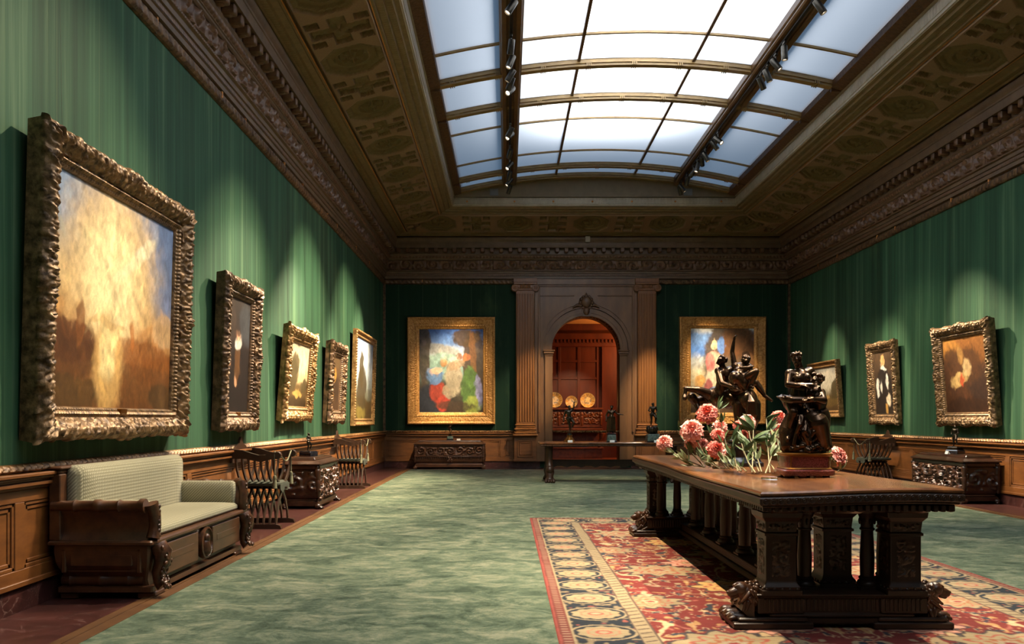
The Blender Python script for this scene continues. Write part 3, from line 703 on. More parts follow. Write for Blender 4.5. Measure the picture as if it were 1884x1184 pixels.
for sx in (-1, 1):
    p = MB(); xx = sx * (HW - 0.085)
    pts = [(xx, fy - 0.02, 0.37), (xx, fy - 0.055, 0.32), (xx, fy - 0.05, 0.25), (xx, fy - 0.02, 0.18), (xx, fy - 0.03, 0.12), (xx, fy - 0.06, 0.09)]
    p.tube(pts, [0.06, 0.065, 0.055, 0.04, 0.04, 0.05], 10)
    for k in range(70):
        t = k / 69.0; q = pts[min(int(t * 5), 4)]; q2 = pts[min(int(t * 5) + 1, 5)]; u = t * 5 - min(int(t * 5), 4)
        c = [q[i] * (1 - u) + q2[i] * u for i in range(3)]
        p.ell((c[0] + rnd.uniform(-0.05, 0.05), c[1] - 0.042, c[2] + rnd.uniform(-0.01, 0.01)), (0.013, 0.012, 0.016), 7, 5)
    p.build('carved_bracket', M['walnut_carved'], st, 60)
    e = MB()
    for (ya_, yb_, za_, zb_) in ((0.24, 0.27, 0.19, 0.355), (-0.27, -0.24, 0.19, 0.355), (-0.27, 0.27, 0.335, 0.355), (-0.27, 0.27, 0.19, 0.21), (-0.21, 0.21, 0.235, 0.315)):
        xo = HW + 0.008 - (0.035 if za_ == 0.19 and zb_ == 0.21 else 0.006)
        e.cbox(min(sx * (HW - 0.09), sx * xo), max(sx * (HW - 0.09), sx * xo), cy + ya_, cy + yb_, za_, zb_, 0.006)
    e.build('end_panel', M['walnut'], st, 25)
    a = MB(); A = []
    for z, o in ((0.41, -0.005), (0.44, -0.03), (0.50, -0.045), (0.56, -0.035), (0.61, -0.005), (0.64, 0.012)): A.append((sx * (HW + o), z))
    A2 = [(x - sx * 0.055, z) for x, z in A[::-1]]
    a.prism(A + A2, -DP + 0.02, -0.02); 
    ar = a.build('arm', M['walnut'], st, 30)
    r = MB(); r.lathe([(0, -0.655), (0.05, -0.655), (0.05, -0.62), (0.035, -0.60), (0.036, -0.5), (0.045, -0.48), (0.036, -0.46), (0.038, -0.36), (0.046, -0.35), (0.046, -0.31), (0.038, -0.3), (0.036, -0.2), (0.045, -0.18), (0.036, -0.16), (0.036, -0.02), (0, -0.02)], (sx * (HW - 0.01), 0.0, 0.645), 12, 'y')
    r.build('arm_roll', M['walnut'], ar, 40)
    f = MB(); f.tube([(sx * (HW - 0.03), -DP + 0.01, 0.66), (sx * (HW - 0.055), -DP - 0.005, 0.58), (sx * (HW - 0.065), -DP - 0.005, 0.50), (sx * (HW - 0.04), -DP - 0.0, 0.42)], [0.05, 0.042, 0.04, 0.045], 10)
    for k in range(7): f.ell((sx * (HW - 0.055), -DP - 0.035, 0.44 + k * 0.033), (0.02, 0.014, 0.017), 8, 5)
    f.build('arm_front', M['walnut_carved'], ar, 50)
    u = MB(); u.rloft(sx * (HW - 0.115), -0.35, [(0.035, 0.27, 0.45), (0.05, 0.285, 0.47), (0.055, 0.29, 0.60), (0.05, 0.285, 0.66), (0.03, 0.27, 0.675)], 0.03, 3); u.build('arm_padding', M['fabric'], ar, 60, None, 'cream patterned arm padding')
    for yy in (-DP + 0.06, -0.1):
        q = MB(); q.cbox(sx * (HW - 0.16) - 0.09, sx * (HW - 0.16) + 0.09, yy - 0.06, yy + 0.06, 0.0, 0.048, 0.008); q.build('foot', M['walnut'], st, 25)
bf = MB()
bf.cbox(-HW + 0.02, HW - 0.02, -0.05, -0.005, 0.41, 0.86, 0.006); bf.cbox(-HW, HW, -0.075, -0.0, 0.86, 0.89, 0.008); bf.cbox(-HW - 0.02, HW + 0.02, -0.095, 0.0, 0.89, 0.912, 0.008)
for sx in (-1, 1): bf.cbox(sx * (HW - 0.04) - 0.045, sx * (HW - 0.04) + 0.045, -0.08, -0.003, 0.41, 0.86, 0.006)
bf.build('back_frame', M['walnut'], st, 30)
bc = MB(); bc.rloft(0.0, 0, [(HW - 0.13, 0.28, -0.05), (HW - 0.09, 0.31, -0.02), (HW - 0.09, 0.31, 0.03), (HW - 0.12, 0.29, 0.07), (HW - 0.3, 0.2, 0.085)], 0.06, 4)
bc.move(Matrix.Translation((0, -0.10, 0.605)) @ Matrix.Rotation(R(90), 4, 'X')); bc.build('back_cushion', M['fabric'], st, 70)
sc = MB(); sc.rloft(0, -0.37, [(HW - 0.09, 0.275, 0.41), (HW - 0.07, 0.29, 0.425), (HW - 0.07, 0.29, 0.455), (HW - 0.10, 0.27, 0.478), (HW - 0.25, 0.18, 0.495)], 0.04, 4); sc.build('seat_cushion', M['fabric'], st, 70)

# ---------------- folding armchairs
def make_chair(label, loc, rz):
    t = thing('folding_armchair', label, 'chair', loc, rz, 'slatted folding armchairs along the walls')
    W = 0.33
    for sx in (-1, 1):
        f = MB(); f.prism([(0.0, 0.0), (0.0, 0.055), (-0.50, 0.055), (-0.555, 0.04), (-0.57, 0.0)], sx * 0.30 - 0.03, sx * 0.30 + 0.03, 'x'); f.build('foot_rail', M['slat'], t, 30)
        top = [(0.02, 0.79), (0.02, 0.90), (-0.05, 0.895), (-0.14, 0.885), (-0.23, 0.855), (-0.32, 0.83), (-0.40, 0.835), (-0.46, 0.855), (-0.52, 0.865), (-0.565, 0.845), (-0.575, 0.81), (-0.545, 0.79), (-0.50, 0.785), (-0.44, 0.78), (-0.36, 0.755), (-0.28, 0.765), (-0.18, 0.79)]
        a = MB(); a.prism(top, sx * (W + 0.0) - 0.024, sx * W + 0.024, 'x')
        a.lathe([(0, -0.034), (0.04, -0.034), (0.045, -0.02), (0.045, 0.02), (0.04, 0.034), (0, 0.034)], (sx * W, -0.532, 0.827), 16, 'x'); ao = a.build('arm', M['slat'], t, 35)
        for k in range(7):
            y = -0.06 - k * 0.07 - (0.022 if sx > 0 else 0.0)
            P = [(-sx * 0.30, y, 0.05), (-sx * 0.27, y, 0.15), (-sx * 0.18, y, 0.29), (-sx * 0.06, y, 0.40), (0.0, y, 0.44), (sx * 0.10, y, 0.50), (sx * 0.22, y, 0.58), (sx * 0.30, y, 0.68), (sx * W, y, 0.79)]
            s = MB(); s.band(P, 0.019, 0.036, (0, 1, 0)); s.build('slat', M['slat'], t, 50)
        ts = MB(); ts.tube([(sx * W, -0.50, 0.875), (sx * (W + 0.028), -0.505, 0.84), (sx * (W + 0.03), -0.505, 0.60)], 0.007, 6); ts.lathe([(0, 0.61), (0.016, 0.60), (0.022, 0.57), (0.018, 0.56), (0.02, 0.55), (0.027, 0.46), (0, 0.46)], (sx * (W + 0.03), -0.505, 0), 10)
        ts.build('tassel', M['cord'], ao, 40)
    bk = MB(); bk.prism([(-W - 0.01, 0.74), (W + 0.01, 0.74), (W + 0.01, 0.87), (0.24, 0.885), (0.15, 0.93), (0.06, 0.955), (0.035, 1.0), (0.0, 1.03), (-0.035, 1.0), (-0.06, 0.955), (-0.15, 0.93), (-0.24, 0.885), (-W - 0.01, 0.87)], -0.022, 0.004); bk.build('back_board', M['slat'], t, 30)
    c = MB(); c.rloft(0, -0.27, [(0.20, 0.22, 0.47), (0.225, 0.245, 0.485), (0.225, 0.245, 0.505), (0.19, 0.2, 0.52)], 0.05, 3)
    c.prism([(-0.2, 0.49), (0.2, 0.49), (0.19, 0.43), (0.12, 0.405), (0.0, 0.42), (-0.12, 0.405), (-0.19, 0.43)], -0.527, -0.515); c.build('seat_cushion', M['velvet'], t, 40)
    p = MB(); p.tube([(0, -0.02, 0.44), (0, -0.555, 0.44)], 0.014, 8); p.build('pivot_rod', M['slat'], t, 40)
    rp = MB(); rp.tube([(x, -0.52 - 0.02 * math.cos(x * 4.7), 0.86 - 0.11 * math.cos(x * 4.7) ** 2) for x in np.linspace(-W, W, 15)], 0.008, 6); rp.build('barrier_cord', M['cord'], t, 40)
    return t
ch = make_chair('slatted folding armchair standing between the settee and the carved chest', (XL + 0.05, 9.85, 0), R(90))
dup(ch, (XL + 0.07, 15.37, 0), None, 'slatted folding armchair beyond the carved chest on the left, close under the narrow dark painting')
dup(ch, (XR - 0.06, 15.95, 0), R(-90), 'slatted folding armchair standing under the right-hand wall behind the big table')

# ---------------- carved chests
def make_chest(name, label, loc, rz, w, d, h, mat, seed, gad=False):
    t = thing(name, label, 'chest', loc, rz)
    hx, hy, cy = w / 2, d / 2, -d / 2
    def lv(zs): return [(hx + o, hy + o, z * h) for z, o in zs]
    b = MB(); b.rloft(0, cy, lv([(0.05, -0.06), (0.06, -0.035), (0.14, -0.035), (0.165, -0.055), (0.19, -0.06)]), 0.012, 1); b.build('plinth', mat, t, 30)
    b = MB(); b.rloft(0, cy, lv([(0.18, -0.075), (0.22, -0.055), (0.28, -0.035), (0.40, -0.03), (0.62, -0.04), (0.76, -0.05), (0.78, -0.03), (0.84, -0.02), (0.86, -0.03)]), 0.01, 1); b.build('body', mat, t, 30)
    l = MB(); l.rloft(0, cy, lv([(0.855, -0.03), (0.865, 0.0), (0.885, 0.0), (0.895, -0.01), (0.945, -0.075), (0.95, -0.09), (0.965, -0.09), (0.97, -0.10), (1.0, -0.11)]), 0.01, 1); l.build('lid', mat, t, 25)
    cr = MB()
    if gad:
        cr = relief_panel(w - 0.14, h * 0.36, 0.05, 0.24, seed, -hx + 0.07, h * 0.46, -d + 0.045, 0.011)
        for k in range(30): cr.cap((-hx + 0.10 + k * (w - 0.2) / 29, -d + 0.035, h * 0.40), (-hx + 0.10 + k * (w - 0.2) / 29 + (0.02 if k < 15 else -0.02), -d + 0.06, h * 0.24), 0.02, 0.012, 7)
        cr.cbox(-hx + 0.03, hx - 0.03, -d + 0.005, -d + 0.06, h * 0.425, h * 0.455, 0.006)
        for k in range(6): cr.ell((rnd.uniform(-0.06, 0.06), -d + 0.02, h * rnd.uniform(0.25, 0.45)), (0.03, 0.03, 0.035), 8, 6)
    else:
        cr = relief_panel(w - 0.12, h * 0.60, 0.075, 0.24, seed, -hx + 0.06, h * 0.18, -d + 0.05, 0.008, 2)
        for k in range(46): 
            x = rnd.uniform(-hx + 0.1, hx - 0.1); z = h * rnd.uniform(0.22, 0.74)
            cr.cap((x, -d + 0.02, z), (x + rnd.uniform(-0.05, 0.05), -d + 0.03, z + rnd.uniform(-0.06, 0.06)), 0.026, 0.018, 7)
    cr.build('carved_front', M['chest_brown'] if gad else M['walnut_carved'], t, 60)
    for sx in (-1, 1):
        e = relief_panel(d - 0.12, h * 0.46, 0.04, 0.26, seed + 5, -d / 2 + 0.06, h * 0.27, 0, 0.012)
        e.move(Matrix.Translation((sx * (hx - 0.026), cy, 0)) @ Matrix.Rotation(R(90 * sx), 4, 'Z')); e.build('carved_end', mat, t, 60)
        for fy, nm in ((-d + 0.05, 'front'), (-0.05, 'back')):
            c = MB(); x = sx * (hx - 0.045)
            c.ell((x, fy, h * 0.80), (0.038, 0.038, 0.05), 10, 8); c.cap((x, fy, h * 0.74), (x, fy, h * 0.55), 0.045, 0.035); c.cap((x, fy, h * 0.55), (x + sx * 0.005, fy + (-0.01 if nm == 'front' else 0.01), h * 0.25), 0.038, 0.028)
            for k in range(10): c.ell((x + rnd.uniform(-0.035, 0.035), fy + rnd.uniform(-0.035, 0.02), h * rnd.uniform(0.3, 0.82)), (0.018, 0.018, 0.022), 7, 5)
            c.build('corner_carving', mat, t, 60)
            f = MB(); yo = -0.03 if nm == 'front' else 0.01
            f.ell((x, fy, h * 0.055), (0.05, 0.05, 0.042), 10, 6)
            for q in (-1, 0, 1): f.cap((x + q * 0.028, fy + yo, h * 0.045), (x + q * 0.034, fy + yo - 0.03, h * 0.022), 0.02, 0.016, 7)
            f.build('claw_foot', mat, t, 60)
    return t
make_chest('carved_chest', 'dark carved chest between the two folding armchairs at the left wall', (XL + 0.045, 12.26, 0), R(90), 1.30, 0.56, 0.70, M['chest'], 11)
make_chest('carved_chest', 'long brown carved chest with ribbed band under the figure painting at the far wall', (-1.42, YB - 0.045, 0), 0, 1.78, 0.62, 0.70, M['chest_brown'], 23, True)
make_chest('carved_chest', 'dark carved chest with lion feet against the wall at the right', (XR - 0.045, 13.10, 0), R(-90), 1.6, 0.58, 0.70, M['chest'], 37)

# ---------------- far trestle table
ft = thing('trestle_table', 'long dark trestle table holding three statuettes before the arched doorway', 'table', (2.03, 16.64, 0.0125))
t = MB(); t.cbox(-1.40, 1.40, -0.46, 0.46, 0.735, 0.775, 0.012); t.cbox(-1.385, 1.385, -0.445, 0.445, 0.70, 0.737, 0.012)
fto = t.build('tabletop', M['tabletop'], ft, 30)
g = MB()
for k in range(92): g.ell((-1.375 + k * 0.0302, -0.452, 0.718), (0.013, 0.014, 0.016), 6, 4)
g.build('gadroon_edge', M['walnut'], fto, 50)
for sx in (-1, 1):
    l = MB(); x = sx * 1.20
    for sy in (-1, 1):
        l.tube([(x, sy * 0.20, 0.70), (x, sy * 0.25, 0.58), (x, sy * 0.22, 0.44), (x, sy * 0.27, 0.30), (x, sy * 0.33, 0.20), (x, sy * 0.34, 0.12), (x, sy * 0.35, 0.06)], [0.075, 0.065, 0.055, 0.075, 0.09, 0.07, 0.085], 10)
        l.ell((x, sy * 0.35, 0.24), (0.075, 0.08, 0.09), 10, 8)
        for q in (-1, -0.33, 0.33, 1): l.cap((x + q * 0.06, sy * 0.38, 0.065), (x + q * 0.075, sy * 0.44, 0.028), 0.032, 0.026, 8)
    l.cbox(x - 0.05, x + 0.05, -0.26, 0.26, 0.12, 0.70, 0.01); l.build('leg', M['ebony'], ft, 50)
sb = MB(); pts = [(-1.15, 0.43), (1.15, 0.43), (1.15, 0.26)]
for k in range(12, -13, -1): pts.append((k / 12 * 1.13, 0.275 + 0.035 * abs(math.sin(k * PI / 3))))
pts.append((-1.15, 0.26)); sb.prism(pts, -0.02, 0.02); sb.build('stretcher', M['ebony'], ft, 30)

# ---------------- great table
tb = thing('refectory_table', 'massive dark carved table with polished top standing on the red rug', 'table', (1.945, 6.95, 0.0235))
X0, X1, Y0, Y1, TZ = -0.57, 0.545, -2.35, 2.33, 0.822
def warp(x, y): return 0.012 * math.sin((x + 0.2) * 3.4) * (0.5 - 0.5 * y / 2.4) + 0.004 * math.sin(y * 2.1)
def slab(o, z0, z1, ch, nx=14, ny=24):
    m = MB(); xs = np.linspace(X0 + o, X1 - o, nx + 1); ysl = np.linspace(Y0 + o, Y1 - o, ny + 1)
    ring = [(x, ysl[0]) for x in xs] + [(xs[-1], y) for y in ysl[1:]] + [(x, ysl[-1]) for x in xs[::-1][1:]] + [(xs[0], y) for y in ysl[::-1][1:-1]]
    def rg(q, z):
        return [(min(max(x, X0 + o + q), X1 - o - q), min(max(y, Y0 + o + q), Y1 - o - q), z + warp(x, y)) for x, y in ring]
    m.loft([rg(ch, z0), rg(0, z0 + ch), rg(0, z1 - ch), rg(ch, z1)], cap=False)
    G = np.array([[(min(max(x, X0 + o + ch), X1 - o - ch), min(max(y, Y0 + o + ch), Y1 - o - ch), 0) for y in ysl] for x in xs])
    for z in (z0, z1):
        H = G.copy(); H[..., 2] = z + np.array([[warp(x, y) for y in ysl] for x in xs]); m.grid(H)
    return m
slab(0.004, TZ - 0.03, TZ, 0.01).build('tabletop', M['tabletop'], tb, 40)
ap = slab(0.0, TZ - 0.075, TZ - 0.029, 0.008); ap2 = slab(0.02, TZ - 0.088, TZ - 0.074, 0.004); ap.add(np.concatenate(ap2.V), ap2.F)
em = ap.build('edge_moulding', M['ebony'], tb, 35)
gu = MB()
def ring3(c, r, rr, nx, ny):
    P = []
    for k in range(13):
        a = 2 * PI * k / 12; P.append((c[0] + nx * r * math.cos(a), c[1] + ny * r * math.cos(a), c[2] + r * math.sin(a)))
    gu.tube(P, rr, 5, False)
for k in range(26):
    x = X0 + 0.03 + k * (X1 - X0 - 0.06) / 25; ring3((x, Y0 - 0.0005, TZ - 0.052 + warp(x, Y0)), 0.017, 0.0035, 1, 0)
    x = X0 + 0.03 + k * (X1 - X0 - 0.06) / 25; ring3((x, Y0 - 0.0005, TZ - 0.052 + warp(x, Y0)), 0.0075, 0.003, 1, 0)
gu.build('guilloche_carving', M['ebony'], em, 60)
dn = MB()
for k in range(25): x = X0 + 0.06 + k * (X1 - X0 - 0.12) / 24; dn.cbox(x - 0.012, x + 0.012, Y0 + 0.03, Y0 + 0.07, TZ - 0.118, TZ - 0.08, 0.003)
for k in range(108):
    y = Y0 + 0.06 + k * (Y1 - Y0 - 0.12) / 107
    for x in (X0 + 0.05, X1 - 0.05): dn.cbox(x - 0.02, x + 0.02, y - 0.012, y + 0.012, TZ - 0.118, TZ - 0.08, 0.003)
dn.cbox(X0 + 0.06, X1 - 0.06, Y0 + 0.06, Y1 - 0.06, TZ - 0.115, TZ - 0.08, 0.004); dn.build('dentil_frieze', M['ebony'], tb, 30)
bs_pairs = ((-2.07, -1.72), (1.77, 2.12))
for (ya, yb), sg in zip(bs_pairs, (1, -1)):
    hx = 0.635
    p = MB()
    for sx in (-1, 1):
        p.cbox(sx * (hx - 0.23) - 0.23, sx * (hx - 0.23) + 0.23, ya, yb, 0.0, 0.038, 0.006); p.cbox(sx * (hx - 0.23) - 0.20, sx * (hx - 0.23) + 0.20, ya + 0.012, yb - 0.012, 0.038, 0.065, 0.008)
    p.cbox(-0.35, 0.35, ya + 0.03, yb - 0.03, 0.022, 0.065, 0.01); p.cbox(-0.42, 0.42, ya + 0.022, yb - 0.022, 0.06, 0.09, 0.012)
    p.cbox(-0.46, 0.46, ya + 0.035, yb - 0.035, 0.085, 0.18, 0.006); 
    for sx in (-1, 1): p.cbox(sx * 0.355 - 0.135, sx * 0.355 + 0.135, ya + 0.022, yb - 0.022, 0.085, 0.18, 0.006)
    p.cbox(-0.48, 0.48, ya + 0.015, yb - 0.015, 0.178, 0.19, 0.004); p.cbox(-0.50, 0.50, ya + 0.006, yb - 0.006, 0.188, 0.202, 0.004)
    for k in range(37):
        x = -0.45 + k * 0.025; yy = ya + (0.02 if abs(x) > 0.22 else 0.033); p.cbox(x - 0.007, x + 0.007, yy - 0.004, yy + 0.02, 0.10, 0.172, 0.003)
        p.cbox(x - 0.007, x + 0.007, yb - 0.05, yb - 0.031, 0.10, 0.172, 0.003)
    p.build('plinth', M['ebony'], tb, 30)
    for sx in (-1, 1):
        L = MB(); ym = (ya + yb) / 2; x = sx * 0.505
        L.prism([(x, 0.06), (x + sx * 0.03, 0.06), (x + sx * 0.075, 0.10), (x + sx * 0.06, 0.15), (x, 0.19)], ym - 0.13, ym + 0.13)
        for sy in (-1, 0, 1):
            L.cap((x + sx * 0.06, ym + sy * 0.09, 0.05), (x + sx * 0.115, ym + sy * 0.09, 0.055), 0.04, 0.032, 8)
            for q in (-1, 0, 1): L.cap((x + sx * 0.11, ym + sy * 0.09 + q * 0.02, 0.055), (x + sx * 0.135, ym + sy * 0.09 + q * 0.022, 0.048), 0.018, 0.014, 6)
        yh = ym - 0.075
        L.cap((x + sx * 0.0, yh, 0.165), (x + sx * 0.045, yh, 0.205), 0.062, 0.05); L.ell((x + sx * 0.062, yh - 0.004, 0.215), (0.046, 0.046, 0.044))
        L.cap((x + sx * 0.085, yh - 0.008, 0.208), (x + sx * 0.125, yh - 0.012, 0.193), 0.030, 0.024); L.cap((x + sx * 0.09, yh - 0.008, 0.183), (x + sx * 0.118, yh - 0.01, 0.172), 0.018, 0.014); L.ell((x + sx * 0.143, yh - 0.012, 0.198), (0.011, 0.015, 0.01), 8, 6)
        for sy in (-1, 1): L.cap((x + sx * 0.07, yh + sy * 0.022, 0.243), (x + sx * 0.10, yh + sy * 0.02, 0.232), 0.012, 0.009)
        for k in range(40):
            a = rnd.uniform(0, 2 * PI); q = rnd.uniform(0.045, 0.066); xx = x + sx * rnd.uniform(-0.03, 0.035)
            L.cap((xx, yh + q * math.cos(a), 0.19 + q * math.sin(a)), (xx - sx * 0.012, yh + q * 1.1 * math.cos(a), 0.168 + q * math.sin(a)), 0.016, 0.007, 7)
        for k in range(34):
            a = rnd.uniform(0, 2 * PI); z = rnd.uniform(0.09, 0.22)
            L.cap((x + sx * rnd.uniform(-0.02, 0.05), ym - 0.02 + 0.11 * math.cos(a), z), (x + sx * rnd.uniform(0.01, 0.085), ym - 0.02 + 0.12 * math.cos(a), z - 0.045), 0.017, 0.008, 6)
        L.build('carved_lion', M['walnut_carved'], tb, 60)
    def pier(cx, cyy, hw, nm='pier'):
        q = MB(); z1 = 0.675
        q.rloft(cx, cyy, [(hw + 0.028, hw + 0.028, 0.20), (hw + 0.028, hw + 0.028, 0.225), (hw + 0.016, hw + 0.016, 0.23), (hw + 0.02, hw + 0.02, 0.245), (hw + 0.006, hw + 0.006, 0.262), (hw, hw, 0.28), (hw, hw, 0.535), (hw + 0.01, hw + 0.01, 0.54), (hw + 0.01, hw + 0.01, 0.553), (hw, hw, 0.56), (hw + 0.006, hw + 0.006, 0.62), (hw + 0.026, hw + 0.026, 0.645), (hw + 0.03, hw + 0.03, z1)], 0.004, 1)
        po = q.build(nm, M['ebony'], tb, 25)
        for a in (0, 90, 180, 270):
            c = relief_panel(hw * 1.3, 0.22, 0.012, 0.07, int(cx * 50) + a, -hw * 0.65, 0.297, -hw + 0.002, 0.008, 3)
            c2 = relief_panel(hw * 1.9, 0.055, 0.016, 0.05, 3 + a, -hw * 0.95, 0.564, -hw, 0.007, 1); c.add(np.concatenate(c2.V), c2.F)
            for k in range(5): c.ell((-hw + hw * 0.5 * k, -hw - 0.018, 0.235), (0.011, 0.008, 0.008), 6, 4)
            c.move(Matrix.Translation((cx, cyy, 0)) @ Matrix.Rotation(R(a), 4, 'Z')); c.build('pier_carving', M['ebony_carved'], po, 50)
    def column(cx, cyy, r, z0=0.20, z1=0.68):
        q = MB(); h = z1 - z0
        q.cbox(cx - r * 1.55, cx + r * 1.55, cyy - r * 1.55, cyy + r * 1.55, z0, z0 + 0.018, 0.003)
        q.lathe([(r * 1.5, z0 + 0.018), (r * 1.55, z0 + 0.03), (r * 1.35, z0 + 0.045), (r * 1.1, z0 + 0.052), (r * 1.25, z0 + 0.065), (r * 1.0, z0 + 0.075), (r * 1.06, z0 + h * 0.4), (r * 0.86, z0 + h * 0.72), (r * 1.08, z0 + h * 0.73), (r * 1.08, z0 + h * 0.75), (r * 0.9, z0 + h * 0.76), (r * 1.0, z0 + h * 0.86), (r * 1.35, z0 + h * 0.93), (r * 1.45, z0 + h * 0.94), (r * 1.45, z0 + h * 0.96)], (cx, cyy, 0), 20)
        q.cbox(cx - r * 1.5, cx + r * 1.5, cyy - r * 1.5, cyy + r * 1.5, z1 - 0.022, z1, 0.003)
        for k in range(8):
            a = k * PI / 4; q.ell((cx + r * 1.12 * math.cos(a), cyy + r * 1.12 * math.sin(a), z0 + h * 0.84), (r * 0.22, r * 0.22, r * 0.5), 6, 5)
        q.build('column', M['ebony'], tb, 45)
    if sg > 0: yf, ybk = ya + 0.10, ya + 0.30
    else: yf, ybk = yb - 0.10, yb - 0.30
    for sx in (-1, 1): pier(sx * 0.36, yf, 0.088)
    pier(0.045, ybk, 0.085)
    column(-0.16, (yf + ybk) / 2, 0.04); column(0.215, (yf + ybk) / 2, 0.04)
    for sx in (-1, 1): column(sx * 0.36, ybk + sg * 0.02, 0.034)
    bk = MB()
    for sx in (-1, 1):
        bk.prism([(sx * 0.24, 0.70), (sx * 0.52, 0.71), (sx * 0.53, 0.69), (sx * 0.50, 0.685), (sx * 0.485, 0.69), (sx * 0.45, 0.67), (sx * 0.24, 0.672)], yf - 0.09, yf + 0.09)
    bk.cbox(-0.46, 0.46, yf - 0.10, yf + 0.10, 0.674, 0.706, 0.008); bk.cbox(-0.2, 0.2, min(yf, ybk + sg * 0.1), max(yf, ybk + sg * 0.1), 0.672, 0.706, 0.008)
    y3, y4 = (yf - 0.1, yf - 0.24) if sg > 0 else (yf + 0.1, yf + 0.24)
    for x in (-0.36, 0.0, 0.36): bk.prism([(y3, 0.706), (y4, 0.706), (y4 + sg * 0.01, 0.695), (y3 - sg * 0.04, 0.672), (y3, 0.672)], x - 0.07, x + 0.07, 'x')
    bk.build('bracket', M['ebony'], tb, 30)
sr = MB(); sr.cbox(-0.17, 0.17, -1.75, 1.80, 0.03, 0.075, 0.01); sr.cbox(-0.14, 0.14, -1.75, 1.80, 0.07, 0.13, 0.01); sr.cbox(-0.155, 0.155, -1.75, 1.80, 0.128, 0.145, 0.006); sr.build('stretcher', M['ebony'], tb, 30)
ur = MB(); ur.cbox(-0.13, 0.13, -1.75, 1.80, 0.675, 0.706, 0.008); ur.build('top_rail', M['ebony'], tb, 30)
for k in range(6):
    y = -1.42 + k * 0.575
    column(-0.07, y, 0.045, 0.143, 0.68); column(0.07, y + 0.28, 0.032, 0.143, 0.68)

